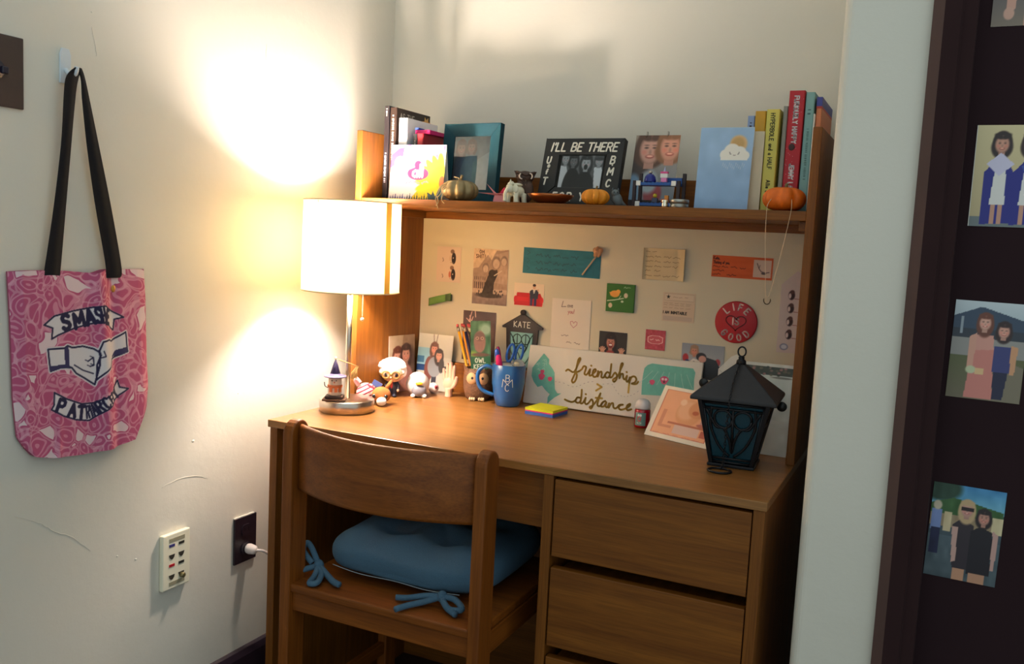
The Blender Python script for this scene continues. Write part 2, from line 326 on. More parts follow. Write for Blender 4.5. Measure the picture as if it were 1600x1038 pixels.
BAG_ART = {'outline':[[-5310,10834],[-4902,10851],[-4346,10845],[-3617,10790],[-3365,10857],[-2471,10849],[-2419,10234],[-2392,9091],[-2354,8444],[-2381,7931],[-2584,7527],[-3104,7458],[-3752,7448],[-4613,7526],[-4801,7587],[-5163,7761],[-5227,8496],[-5262,9812]],'ban1':[[-4718,9908],[-4523,10054],[-4163,10123],[-3745,10175],[-3507,10188],[-3307,10098],[-3010,9945],[-3204,9913],[-3238,9716],[-3506,9875],[-3745,9881],[-4122,9815],[-4446,9713],[-4574,9652],[-4554,9844]],'ban2':[[-4521,8696],[-4286,8552],[-3980,8417],[-3743,8406],[-3473,8484],[-3279,8599],[-3167,8751],[-3124,8614],[-2937,8566],[-3137,8461],[-3362,8303],[-3663,8161],[-3823,8082],[-4084,8137],[-4337,8245],[-4571,8393],[-4522,8474]],'armL':[[-4643,9474],[-4325,9471],[-4267,9509],[-4169,9466],[-3957,9475],[-3745,9410],[-3656,9348],[-3637,9275],[-3642,9096],[-3697,8863],[-3725,8746],[-3930,8891],[-4091,8992],[-4183,9107],[-4390,9130],[-4593,9084],[-4618,9257]],'armR':[[-3582,9526],[-3428,9551],[-3305,9512],[-3192,9560],[-2973,9658],[-2948,9328],[-2935,9286],[-3337,9171],[-3392,9036],[-3556,8938],[-3663,8858],[-3695,8827],[-3685,9114],[-3624,9280],[-3651,9363]],'dark1':[[-4616,9180],[-4285,9177],[-4172,9116],[-4384,9126],[-4592,9083]],'dark2':[[-3191,9331],[-2948,9377],[-2940,9260],[-3326,9207]],'band':[[-4325,9479],[-4247,9507],[-4228,9274],[-4235,9113],[-4300,9132],[-4326,9284]],'knk':([[-3849,9189],[-3753,9251],[-3739,9106],[-3808,9090]],[[-4130,9148],[-3957,9035],[-3753,8953]],[[-3572,9353],[-3530,9253],[-3614,9237]]),'smash':[[-4295,9934],[-4029,9953],[-3809,9995],[-3659,10023],[-3561,10018],[-3429,9982]],'patr':[[-4387,8432],[-4160,8319],[-3980,8257],[-3849,8248],[-3791,8255],[-3730,8276],[-3636,8320],[-3514,8372],[-3376,8435],[-3237,8510]],'strapL':[[-4684,10859],[-4385,10856],[-4226,12780],[-4096,14117],[-3993,14332],[-4121,14352],[-4336,14183],[-4376,13311],[-4531,11876]],'strapR':[[-3407,10858],[-3032,10854],[-3312,12169],[-3621,13295],[-3888,14153],[-3967,14381],[-4057,14386],[-3954,13920],[-3755,12826]],'corner':[[-4610,8287],[-4613,7526],[-5163,7761],[-5185,7933]]}

# ================================================================== THE ROOM
XL, YB, DH, ZS = -.112, .614, .76, 1.2605       # left wall, back wall, desk top, shelf top
wl = struct(MB().box(XL-.12, XL, -2.6, YB+.12, 0, 2.6).build('wall_left', WALL))
wb = struct(MB().box(XL, 1.20, YB, YB+.12, 0, 2.6).build('wall_back', WALL))
# right wall: short return beside the door, rounded plaster corner
prof = [(1.262, .73), (1.125, .73), (1.125, .016)]+[(1.141-.016*math.cos(a), .016-.016*math.sin(a)) for a in [math.radians(x) for x in range(15, 91, 15)]]+[(1.262, 0)]
m = MB(); n = len(prof); m.add([(a, b, z) for z in (0, 2.6) for a, b in prof], [tuple(range(n)), tuple(range(2*n-1, n-1, -1))]+[(i, (i+1) % n, n+(i+1) % n, n+i) for i in range(n)])
wr = struct(m.build('wall_right', WALL))
struct(MB().box(1.262, 2.6, .06, .18, 2.03, 2.6).build('wall_over_door', WALL)).name = 'wall_door_head'
struct(MB().box(2.20, 2.9, 0, .12, 0, 2.6).build('wall_far', WALL))
FLOORM = mat((48, 38, 40), .5, name='dark_linoleum', var=.25, scale=8)
struct(MB().box(XL, 2.9, -2.6, YB, -.05, 0).build('floor', FLOORM))
BROWN = mat((46, 27, 28), .85, name='dark_brown_trim_paint', var=.12, scale=12, spec=.2)
BROWN2 = mat((84, 60, 54), .8, name='lighter_brown_trim_paint', var=.12, scale=12)  # lighter brown for the angled outer strip of the door trim
DOORM = mat((40, 23, 27), .85, name='dark_brown_door_paint', var=.12, scale=9, spec=.2)
bbp = [(XL, 0), (XL+.014, 0), (XL+.014, .172), (XL+.008, .186), (XL, .19)]
struct(MB().prism(bbp, lambda a, b, t: (a, t, b), -2.6, YB).build('baseboard_left', mat((46, 32, 44), .5, name='dark_baseboard_paint')))
# plaster ridges where old paint and patching show
def ridge(pts, r):
    P = smooth([(XL+.0002, y, z) for y, z in pts], 5); k = len(P)
    P = [(x, y+random.uniform(-.0012, .0012), z+random.uniform(-.0012, .0012)) for x, y, z in P]
    MB().tube(P, [r*(.35+.65*math.sin(math.pi*min(1, max(0, i/(k-1))))) for i in range(k)], 6).build('plaster_crack', WALL, wl)
ridge([(-.515, .658), (-.47, .635), (-.44, .61), (-.40, .587), (-.362, .55)], .0008)
ridge([(-.19, .632), (-.15, .640), (-.10, .637), (-.06, .622)], .0006)
ridge([(-.36, 1.52), (-.352, 1.49), (-.35, 1.47)], .0007)
ridge([(.10, 1.585), (.10, 1.55)], .0007)
for y_, z_, r_ in ((-.105, .715, .003), (-.36, 1.545, .0015), (.03, .80, .0014), (-.30, .52, .0018), (-.255, .50, .0022)): MB().ell((XL, y_, z_), (.0012, r_*1.4, r_), 10, 6).build('paint_bump', WALL, wl)
# door, its frame
DY = .036
d1 = struct(MB().box(1.290, 2.19, DY, DY+.04, .01, 2.02).build('door_1', DOORM, bevel=.002))
tr = struct(MB().prism([(1.252, 0), (1.252, -.010), (1.268, -.020), (1.268, 0)], lambda a, b, t: (a, b, t), 0, 2.05).build('trim_1', BROWN2))
MB().prism([(1.268, -.020), (1.291, -.020), (1.294, -.012), (1.312, -.012), (1.314, .0355), (1.268, .0355)], lambda a, b, t: (a, b, t), 0, 2.05).build('jamb', BROWN, tr)
MB().box(1.268, 2.2, -.02, .05, 2.025, 2.06).build('head_jamb', BROWN, tr)

# ================================================================== DESK
desk = thing('desk', 'oak desk with overhanging top and stack of drawers in the corner', 'desk', (0, 0, 0))
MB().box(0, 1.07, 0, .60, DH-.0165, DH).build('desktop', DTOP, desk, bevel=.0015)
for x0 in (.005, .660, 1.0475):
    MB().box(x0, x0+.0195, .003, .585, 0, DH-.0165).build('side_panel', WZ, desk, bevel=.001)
MB().box(.0245, 1.0475, .565, .577, 0, DH-.0165).build('back_panel', WX, desk)
MB().box(.0245, .660, .030, .048, .630, DH-.0165).build('apron', WX, desk, bevel=.001)
for z0, z1 in ((.588, .737), (.412, .566), (.236, .390), (.075, .214)):
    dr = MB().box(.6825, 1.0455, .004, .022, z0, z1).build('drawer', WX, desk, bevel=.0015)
    MB().box(.69, 1.038, .022, .50, z0+.008, z1-.012).build('drawer_box', WY, dr)
for z in (.577, .401, .225):
    MB().box(.6795, 1.0475, .060, .075, z-.010, z+.010).build('drawer_rail', WX, desk)
MB().box(.6795, 1.0475, .03, .06, 0, .07).build('toe_kick', WX, desk)

# ================================================================== HUTCH
hut = thing('desk_hutch', 'oak shelf hutch with white back board standing on the desk', 'shelf', (0, 0, DH))
YH, YP, TH, ZT = .2976, .594, .0168, .6608
def zz(z): return z-DH
for x0 in (0, 1.07-TH):
    MB().box(x0, x0+TH, YH, .606, 0, ZT).build('side_panel', WZ, hut, bevel=.0015)
MB().box(TH, 1.07-TH, YH+.002, YP, zz(ZS)-.0194, zz(ZS)).build('shelf_board', WX, hut, bevel=.0012)
MB().box(TH, 1.07-TH, YP, .604, .005, zz(ZS)-.002).build('back_board', mat((206, 195, 170), .5, name='cream_magnetic_board', var=.02, scale=5), hut)
MB().box(TH, 1.07-TH, .580, YP, 0, .080).build('lower_rail', WX, hut, bevel=.001)
MB().box(TH, 1.07-TH, .580, YP, zz(1.2225), zz(1.2411)).build('under_shelf_rail', WX, hut, bevel=.001)
MB().box(TH, 1.07-TH, .580, .604, zz(ZS), zz(1.336)).build('shelf_back_rail', WX, hut, bevel=.001)
for x0 in (TH, 1.07-TH-.015):
    MB().box(x0, x0+.015, .318, .58, zz(1.222), zz(1.2411)).build('shelf_cleat', WY, hut, bevel=.001)

# ================================================================== CHAIR
ch = thing('desk_chair', 'oak chair with curved back tucked under the desk', 'chair', (.37, -.12, 0))
def lx(x): return x-.37
def ly(y): return y+.12
def post(x0, x1):
    pr = [(0, 0), (.054, 0), (.054, .770)]+[(.027+.027*math.cos(a), .770+.027*math.sin(a)) for a in [math.pi*k/10 for k in range(1, 10)]]+[(0, .770)]
    MB().prism(pr, lambda a, b, t: (t, a, b), lx(x0), lx(x1)).build('back_post', CZ, ch, bevel=.004, segs=3)
post(.141, .1655); post(.5755, .6)
m = MB(); N_ = 24; prof = []
for i in range(N_+1):
    u = i/N_; x = lx(.163+.415*u); y0 = .030-.058*(1-(2*u-1)**2)
    prof.append((x, y0))
vs = []; sec = [(-.0075, .656), (-.0085, .662), (-.0085, .780), (-.006, .786), (0, .788), (.006, .786), (.0085, .780), (.0085, .662), (.0075, .656)]
for x, y in prof: vs += [(x, y+a, b) for a, b in sec]
ns = len(sec); fs = [(i*ns+k, (i+1)*ns+k, (i+1)*ns+(k+1) % ns, i*ns+(k+1) % ns) for i in range(N_) for k in range(ns)]
fs += [tuple(range(ns)), tuple(N_*ns+k for k in range(ns))]
m.add(vs, fs, True).build('backrest', CX, ch)
MB().box(lx(.150), lx(.592), .006, .43, .443, .461).build('seat', CX, ch, bevel=.004, segs=3)
MB().box(lx(.1655), lx(.5755), .012, .03, .404, .443).build('rear_rail', CX, ch, bevel=.002)
for x in (.1475, .5755): MB().box(lx(x), lx(x)+.019, .054, .40, .398, .443).build('side_rail', CY, ch, bevel=.002)
MB().box(lx(.166), lx(.576), .385, .403, .398, .443).build('front_rail', CX, ch, bevel=.002)
for x in (.141, .5755): MB().box(lx(x), lx(x)+.0245, .37, .415, 0, .443).build('front_leg', CZ, ch, bevel=.003)
for x in (.145, .580): MB().box(lx(x), lx(x)+.016, .05, .375, .16, .19).build('stretcher', CY, ch, bevel=.002)

# cushion with ties
FAB = mat((66, 98, 120), .95, name='blue_fleece', var=.14, scale=420, bump=.5)
cu = thing('seat_cushion', 'puffy pale blue seat cushion tied onto the chair', 'cushion', (.364, .140, .4625))
m = MB(); NU, NV = 48, 40; vs = []
def sq(c, e): return math.copysign(abs(c)**e, c)
for i in range(NV+1):
    a = math.pi*i/NV-math.pi/2
    for k in range(NU):
        q = 2*math.pi*k/NU
        x = .192*sq(math.cos(a), .55)*sq(math.cos(q), .42); y = .185*sq(math.cos(a), .55)*sq(math.sin(q), .42); z = .046*sq(math.sin(a), .75)+.046
        if z > .03:
            for tx, ty in ((-.065, -.06), (.065, -.06), (-.065, .065), (.065, .065)):
                d2 = (x-tx)**2+(y-ty)**2; z -= .030*math.exp(-d2/.0011)
            z += .010*math.cos(x*math.pi/.13)**2*math.cos(y*math.pi/.13)**2
            y += (-.0 if y > 0 else .010*math.exp(-(x/.02)**2))
        vs.append((x, y, z+.002*math.sin(31*x+17*y)))
fs = [(i*NU+k, i*NU+(k+1) % NU, (i+1)*NU+(k+1) % NU, (i+1)*NU+k) for i in range(NV) for k in range(NU)]
m.add(vs, fs, True).build('pad', FAB, cu)
MB().tube(smooth([(-.150, -.1790, .026), (-.08, -.1835, .022), (0, -.1745, .020), (.08, -.1835, .022), (.15, -.1790, .026)], 8), .0009, 6).build('piping', mat((140, 154, 160), .8, name='pale_piping'), cu)
def bow(x, y, mirror):
    k = -1 if mirror else 1; f = FAB
    b = MB().ell((x, y, .022), (.011, .011, .012), 10, 8).build('tie_knot', f, cu)
    MB().tube(smooth([(x, y, .022), (x-k*.02, y+.004, .05), (x-k*.034, y+.004, .062), (x-k*.038, y-.004, .048), (x-k*.012, y-.006, .026)], 6), .0062, 8).build('tie_loop', f, b)
    MB().tube(smooth([(x, y, .022), (x+k*.012, y-.03, .010), (x+k*.02, y-.055, -.002+.008), (x+k*.034, y-.05, .008), (x+k*.022, y-.02, .012), (x+k*.004, y-.004, .02)], 6), .0062, 8).build('tie_loop', f, b)
    MB().tube(smooth([(x, y, .022), (x-k*.022, y-.018, .014), (x-k*.040, y-.036, .010), (x-k*.052, y-.050, .008)], 6), .0064, 8).build('tie_tail', f, b)
    MB().tube(smooth([(x, y, .022), (x+k*.03, y-.012, .012), (x+k*.058, y-.028, .0085), (x+k*.078, y-.034, .008)], 6), .0064, 8).build('tie_tail', f, b)
bow(-.178, -.190, False); 
x, y = .118, -.190
b = MB().ell((x, y, .020), (.011, .011, .012), 10, 8).build('tie_knot', FAB, cu)
for pts, nm in (([(x, y, .02), (x-.03, y-.008, .018), (x-.065, y-.02, .010), (x-.088, y-.026, .008)], 'tie_tail'), ([(x, y, .02), (x-.028, y-.018, .010), (x-.05, y-.045, .007), (x-.060, y-.072, .007)], 'tie_tail'),
                ([(x, y, .02), (x+.03, y-.004, .022), (x+.055, y-.02, .014), (x+.03, y-.024, .010), (x+.004, y-.006, .016)], 'tie_loop'), ([(x, y, .02), (x+.02, y-.018, .010), (x+.05, y-.035, .008)], 'tie_tail')):
    MB().tube(smooth(pts, 6), .0062, 8).build(nm, FAB, b)

# ================================================================== TABLE LAMP
LX, LY = .072, .190
lamp = thing('table_lamp', 'lit table lamp with white drum shade and brushed metal base', 'lamp', (LX, LY, DH))
MB().lathe([(0, 0), (.062, 0), (.0635, .0015), (.0635, .0275), (.062, .029), (.03, .0295), (0, .0295)], 64).build('base', SILVER, lamp)
MB().lathe([(.0065, .029), (.0065, .29), (0, .29)], 20).build('pole', SILVER, lamp)
MB().lathe([(.009, .288), (.019, .292), (.019, .345), (.012, .348), (0, .348)], 20).build('socket', mat((180, 150, 90), .35, 1, name='brass_socket'), lamp)
def emit(name, c, s):
    mt, nt, N, L, b = nodes(name); b.inputs['Emission Color'].default_value = (*c, 1); b.inputs['Emission Strength'].default_value = s; b.inputs['Base Color'].default_value = (.9, .9, .9, 1); return mt
MB().lathe([(.0, .3485), (.013, .349), (.016, .362), (.027, .385), (.030, .402), (.026, .420), (.014, .431), (0, .434)], 20).build('bulb', emit('glowing_bulb', BULB_COLOR, BULB_STRENGTH), lamp)
sm, nt, N, L, b = nodes('translucent_lamp_shade'); N.remove(b)
tl = N.new('ShaderNodeBsdfTranslucent'); tl.inputs[0].default_value = (.84, .62, .27, 1); df = N.new('ShaderNodeBsdfDiffuse'); df.inputs[0].default_value = (.90, .84, .72, 1)
mxs = N.new('ShaderNodeMixShader'); mxs.inputs[0].default_value = .88; L.new(tl.outputs[0], mxs.inputs[1]); L.new(df.outputs[0], mxs.inputs[2]); L.new(mxs.outputs[0], N['Material Output'].inputs[0])
ZB0, ZB1, SR0, SR1 = .281, .485, .1120, .1105
m = MB(); n = 72; m.add([(r*math.cos(2*math.pi*k/n), r*math.sin(2*math.pi*k/n), z) for r, z in ((SR0, ZB0), (SR1, ZB1)) for k in range(n)], [(k, (k+1) % n, n+(k+1) % n, n+k) for k in range(n)], True)
sh = m.build('shade', sm, lamp)
for r, z in ((SR0, ZB0), (SR1, ZB1)):
    MB().tube([(r*math.cos(2*math.pi*k/48), r*math.sin(2*math.pi*k/48), z) for k in range(48)], .0014, 6, closed=True).build('shade_rim', mat((214, 196, 160), .7, name='shade_binding'), sh)
m = MB(); a0, a1 = math.radians(-13), math.radians(-4); q = 6
m.add([((r+.0006)*math.cos(a0+(a1-a0)*k/q), (r+.0006)*math.sin(a0+(a1-a0)*k/q), z) for r, z in ((SR0, ZB0), (SR1, ZB1)) for k in range(q+1)], [(k, k+1, q+2+k, q+1+k) for k in range(q)], True)
ss, nt, N, L, b = nodes('shade_seam'); N.remove(b); tl = N.new('ShaderNodeBsdfTranslucent'); tl.inputs[0].default_value = (.20, .13, .03, 1); df = N.new('ShaderNodeBsdfDiffuse'); df.inputs[0].default_value = (.55, .42, .16, 1)
mxs = N.new('ShaderNodeMixShader'); mxs.inputs[0].default_value = .35; L.new(tl.outputs[0], mxs.inputs[1]); L.new(df.outputs[0], mxs.inputs[2]); L.new(mxs.outputs[0], N['Material Output'].inputs[0])
m.build('seam_strip', ss, sh)
m = MB()
for k in range(3):
    a = 2*math.pi*k/3+.4; m.tube([(.010*math.cos(a), .010*math.sin(a), .455), (.1*math.cos(a), .1*math.sin(a), .468), (SR1*math.cos(a), SR1*math.sin(a), .482)], .0014, 6)
m.build('shade_spider', SILVER, lamp)
m = MB()
for s_ in (-1, 1): m.tube(smooth([(s_*.014, 0, .335), (s_*.036, 0, .375), (s_*.034, 0, .425), (0, 0, .456)], 6), .0016, 6)
m.build('harp', SILVER, lamp)
ca = math.radians(20)
cx, cy = .030*math.cos(ca), .030*math.sin(ca)
pc = MB().tube([(cx*.6, cy*.6, .318), (cx, cy, .312), (cx, cy, .222)], .0011, 6).build('pull_chain', SILVER, lamp)
m = MB()
for k in range(16): m.ell((cx, cy, .226+k*.0046), .0017, 6, 4)
m.build('chain_bead', SILVER, pc); MB().ell((cx, cy, .2165), .0048, 12, 8).build('pull_ball', mat((225, 215, 195), .25, .6, name='pull_ball'), pc)

# ================================================================== CARDS, FRAMES AND PRINTS: shared builders
def card(name, label, cat, w, h, t, loc, lean=0, rotz=0, pic=None, pm=None, body=None, group=None, roll=0, bevel=0, pname='print'):
    """upright sheet standing at loc (bottom centre); front faces -y; lean tips the top backwards"""
    o = MB().box(-w/2, w/2, -t/2, t/2, 0, h).build(name, body or WHITEP, None, bevel=bevel)
    o.location = loc; o.rotation_euler = Euler((-lean, roll, rotz), 'XYZ'); tag(o, label, cat, group)
    if pic is not None: pic.mesh(pname, pm or PRINT, o, y=-t/2-.00025)
    return o
def flap(o, w, h, lean):
    """second leaf of a folded card, so that it stands"""
    f = MB().box(-w/2, w/2, -.0003, .0003, -h, 0).build('back_leaf', WHITEP, o); f.location = (0, .0006, h-.0005); f.rotation_euler = (2*lean+.0, 0, 0); return f
def on_shelf(x, y): return (x, y, ZS+.0003)

# ---------------------------------------------------------------- books
def book(label, x0, x1, y0, y1, h, cov, title=None, tcol=(240, 235, 225), th=.6, t0=.95, group=None, loc_z=None, name='book', page=(228, 214, 186), hard=True, tex=None, w=.0009, cover_text=None):
    x, y = (x0+x1)/2, y0; z = ZS+.0003 if loc_z is None else loc_z
    o = thing(name, label, 'book', (x, y, z), 0, group); a = (x1-x0)/2; d = y1-y0; t = .0022 if hard else .0008
    m = MB(); pr = [(-a, d), (-a, .0015), (-a+.0015, 0), (a-.0015, 0), (a, .0015), (a, d), (a-t, d), (a-t, t+.001), (-a+t, t+.001), (-a+t, d)]
    c = m.prism(pr, lambda p, q, r: (p, q, r), 0, h).build('cover', cov if not isinstance(cov, tuple) else mat(cov, .5, name='book_cover', var=.05, scale=30), o)
    g = .003 if hard else .0006
    MB().box(-a+t, a-t, t+.001, d-g, g, h-g).build('page_block', mat(page, .85, name='book_pages', var=.08, scale=300), o)
    for tt, v0, size, colr in (title or []):
        if isinstance(tt, int):                     # print too small to read: rows of little ink marks
            m = MB(); z = h*v0
            for k in range(tt):
                wk = size*random.uniform(.25, .6); m.add([(q, -.0004, r) for q, r in ((-size/2*random.uniform(.6, 1), z), (size/2*random.uniform(.6, 1), z), (size/2*random.uniform(.5, 1), z-wk), (-size/2*random.uniform(.5, 1), z-wk))], [(0, 1, 2, 3)]); z -= wk+size*(.25 if k % 6 else .7)
            m.build('spine_print', mat(colr, .6, name='title_ink', var=.02), c); continue
        fn = lambda p, q, r: (q, -.0004-r, p)
        L = stroke_text(tt, .22); sz = size; wid = w
        L2 = [[(h*v0-p*sz, (q-.5)*sz) for p, q in S] for S in L]
        MB().strokes(L2, wid, fn, 0, 6).build('spine_title', mat(colr, .6, name='title_ink', var=.02), c)
    return o, c
GL, GR = 'books at the lamp end of the shelf', 'books at the right end of the shelf'
b1, c1 = book('slim black paperback, leftmost on the shelf, against the oak side', .0195, .0335, .383, .53, .230, (34, 26, 30), [(5, .97, .0050, (235, 232, 225)), (16, .50, .0060, (220, 220, 235))], group=GL, hard=False, w=.0007)
b2, c2 = book('dark brown book with AS THE lettering beside the black paperback', .0345, .0535, .386, .545, .226, (52, 34, 26), [(22, .92, .0065, (245, 235, 215)), (4, .18, .007, (230, 200, 150))], group=GL, w=.0009)
m = MB(); fn = lambda a, b, t: (.0095+.0004+t, .012+a, .226-b)
m.strokes([[(p*.015+.004, .012+(1-q)*.015) for p, q in S] for S in stroke_text('AS THE', .25)], .0011, fn).build('cover_title', mat((190, 182, 170), .6, name='cover_ink'), b2)
m = MB(); st = [(.022*math.cos(k*math.pi/8)*(1 if k % 2 else .6)+.128, .022*math.sin(k*math.pi/8)*(1 if k % 2 else .6)+.026) for k in range(16)]
m.prism(st, fn, 0, .0006).build('star_sticker', mat((224, 170, 96), .5, name='gold_sticker'), b2)
m = MB().prism([(.0, .05), (.02, .045), (.035, .06), (.03, .10), (.0, .105)], fn, 0, .0004).build('cover_red_patch', mat((168, 50, 40), .5, name='red_ink'), b2)
book('thick white book standing behind the flower card', .062, .0865, .384, .53, .200, (240, 238, 236), group=GL, page=(236, 232, 226))
book('small black notebook beside the red one', .099, .111, .392, .52, .162, (30, 28, 32), [(6, .9, .004, (170, 170, 170))], group=GL, hard=False)
bk, _ = book('small dark red hardback next to the white book', .1115, .128, .392, .525, .163, (166, 30, 42), group=GL, page=(120, 24, 34))
pk = thing('pink_notepad', 'bright pink pad lying on top of the red hardback', 'notepad', (.118, .46, ZS+.1636), 0)
MB().box(-.021, .021, -.055, .05, 0, .010).build('pad', mat((206, 26, 108), .6, name='hot_pink'), pk, bevel=.001); MB().box(-.0195, -.010, -.058, -.03, .0102, .015).build('blue_tab', mat((50, 80, 170), .6, name='blue_tab'), pk)

book('pale blue thin book behind the cream card', .9085, .9225, .395, .52, .196, (138, 158, 196), [(2, .93, .006, (40, 40, 60))], group=GR)
book('mustard yellow hardback standing left of the pale yellow book', .9240, .9455, .392, .54, .205, (196, 148, 32), group=GR)
book('pale yellow book with black hand lettered spine', .9475, .9735, .388, .56, .2075, (212, 200, 92), [('HYPERBOLE and a HALF', .96, .0083, (40, 38, 26)), ('Allie Brosh', .31, .0078, (40, 38, 26))], group=GR, hard=False, w=.00075)
book('thin grey book squeezed left of the red hardback', .9785, .9875, .398, .54, .215, (150, 146, 132), group=GR, hard=False)
rb, rc = book('tall red hardback with white capital lettering down its spine', .9890, 1.0195, .392, .56, .2445, (178, 18, 34), [('FURIOUSLY HAPPY', .955, .0088, (246, 236, 236)), ('JENNY LAWSON', .40, .0088, (246, 236, 236))], group=GR, w=.0012)
m = MB()
for k in range(26):
    q, p = random.uniform(.02, .235), random.uniform(-.013, .013); m.add([(p, -.0004, q), (p+.0011, -.0004, q+.0006), (p+.0004, -.0004, q+.0016)], [(0, 1, 2)])
m.build('confetti', mat((230, 190, 190), .6, name='confetti'), rc)
MB().ell((-.003, -.0006, .132), (.0062, .0006, .0072), 12, 6).build('raccoon_drawing', mat((70, 46, 44), .7, name='brown_ink'), rc)
tb, tcv = book('tall pale teal book right of the red hardback', 1.0215, 1.0385, .394, .56, .241, (128, 172, 168), [(2, .86, .007, (70, 110, 108)), (26, .70, .0052, (84, 124, 120))], group=GR, hard=False, w=.0006)
book('slim white book between the teal and orange ones', 1.0390, 1.0420, .392, .55, .198, (232, 228, 220), group=GR, hard=False)
ob, oc = book('orange book with blue top band pressed against the right side', 1.0424, 1.0528, .400, .575, .232, (214, 128, 84), group=GR, hard=False)
MB().box(-.0054, .0054, -.0006, .1751, .214, .2322).build('blue_band', mat((70, 72, 150), .5, name='blue_band'), oc)
MB().box(-.0054, .0054, -.0006, .1751, .2095, .2139).build('red_band', mat((190, 56, 44), .5, name='red_band'), oc)

# ---------------------------------------------------------------- flower card
p = Pic(.153, .134, (250, 246, 240))
p.poly([(0, .18), (.14, .06), (.24, .04), (.22, .2), (.1, .36), (.0, .42)], (98, 66, 166)); p.ell(.16, .33, .09, .12, (250, 246, 240)); p.poly([(.27, .0), (.36, 0), (.38, .1), (.33, .12)], (176, 96, 180))
p.poly([(.84, .1), (.92, .02), (1, .0), (1, .3), (.9, .42), (.8, .34)], (160, 84, 180)); p.ell(.9, .1, .06, .1, (225, 190, 226)); p.ell(.97, .2, .05, .1, (236, 232, 150))
for k in range(11):
    a = math.pi*(.55+.9*k/10); p.ell(.98+.3*math.cos(a)*1.0, .66-.30*math.sin(a)*-1, .20, .07, (250, 218, 40), .2, rot=a)
p.ell(.93, .62, .18, .24, (248, 206, 30), .2); p.poly([(.40, 1), (.52, .84), (.66, .76), (.84, .70), (1, .9), (1, 1)], (250, 214, 40)); p.ell(.965, .66, .05, .11, (150, 74, 32), .3)
for k in range(16): u = .02+k*.045; p.poly([(u, 1), (u+.02, .93-.03*(k % 3)), (u+.04, 1)], (104, 98, 150) if k < 7 else (60, 76, 66))
p.poly([(.72, .85), (.80, .9), (.82, .82), (.87, .92), (.93, .78), (1, .72), (1, 1), (.74, 1)], (40, 66, 70))
p.ell(.52, .52, .20, .12, (186, 26, 72), .15); p.ell(.51, .36, .07, .08, (186, 26, 72), .25); p.ell(.38, .50, .05, .06, (186, 26, 72), .25)
for L in stroke_text('all', .12): p.line([(.42*p.w+a*.036, .58*p.h-b*.030) for a, b in L], .0024, (252, 246, 246), metric=True)
p.scribble(.3, .75, .68, .03, (206, 110, 140), .0012, 3)
fc = card('greeting_card', 'square white greeting card with yellow flower and pink lettering', 'card', .153, .134, .0012, on_shelf(.1285, .364), .09, .0, p, PAPERPRINT)
flap(fc, .153, .134, .12)

# ---------------------------------------------------------------- green picture frame
def frame(name, label, cat, loc, W, H, bw, depth, fm, pic, lean, rotz, bevel_in=.006, glass=True, strut=True, gm_=None):
    o = thing(name, label, cat, loc, rotz); o.rotation_euler = Euler((-lean, 0, rotz), 'XYZ'); iw, ih = W/2-bw, H-2*bw
    out = [(-W/2, 0), (W/2, 0), (W/2, H), (-W/2, H)]; inn = [(-iw, bw), (iw, bw), (iw, H-bw), (-iw, H-bw)]
    for k in range(4):
        j = (k+1) % 4; A, B, C_, D = out[k], out[j], inn[j], inn[k]
        vs = [(A[0], -depth/2, A[1]), (B[0], -depth/2, B[1]), (C_[0], -depth/2+bevel_in, C_[1]), (D[0], -depth/2+bevel_in, D[1]), (A[0], depth/2, A[1]), (B[0], depth/2, B[1]), (C_[0], depth/2, C_[1]), (D[0], depth/2, D[1])]
        MB().add(vs, [(0,1,2,3),(7,6,5,4),(0,4,5,1),(3,2,6,7),(1,5,6,2),(0,3,7,4)]).build('rail', fm, o, bevel=.0012)
    pic.mesh('photograph', PRINT, o, y=-depth/2+bevel_in+.004, z0=bw)
    MB().box(-W/2+.004, W/2-.004, depth/2-.003, depth/2-.0005, .004, H-.004).build('backing', mat((60, 50, 44), .8, name='frame_backing'), o)
    if glass: MB().add([(-iw, -depth/2+bevel_in+.002, bw), (iw, -depth/2+bevel_in+.002, bw), (iw, -depth/2+bevel_in+.002, H-bw), (-iw, -depth/2+bevel_in+.002, H-bw)], [(0,1,2,3)]).build('glass_pane', gm_ or GLASS, o)
    if strut:
        L = H*.72; MB().box(-.02, .02, depth/2, depth/2+.002, 0, L).build('easel_strut', mat((40, 36, 34), .8, name='frame_strut'), o).rotation_euler = (0, 0, 0)
        s_ = o.children[-1]; s_.location = (0, .0, .002); s_.rotation_euler = (-.0, 0, 0)
    return o
p = Pic(.107, .134, (132, 168, 172)); p.grad(0, 1, (120, 146, 150), (150, 186, 190)).noise(9, 7)
p.woman(.20, .24, .12, (120, 104, 96), (196, 166, 152), (120, 146, 172), 2.0, 1.7); p.woman(.48, .22, .11, (130, 112, 100), (198, 168, 154), (150, 182, 196), 2.0, 1.7)
p.poly([(.55, .5), (1, .3), (1, 1), (.55, 1)], (158, 192, 194)); p.noise(5, 18)
frame('picture_frame', 'dark teal wooden picture frame with photo of two people', 'picture frame', (.2385, .428, ZS+.0026), .166, .190, .030, .018, mat((20, 60, 70), .6, name='teal_stained_wood', var=.25, scale=22, bump=.3, spec=.15), p, .09, -.11)

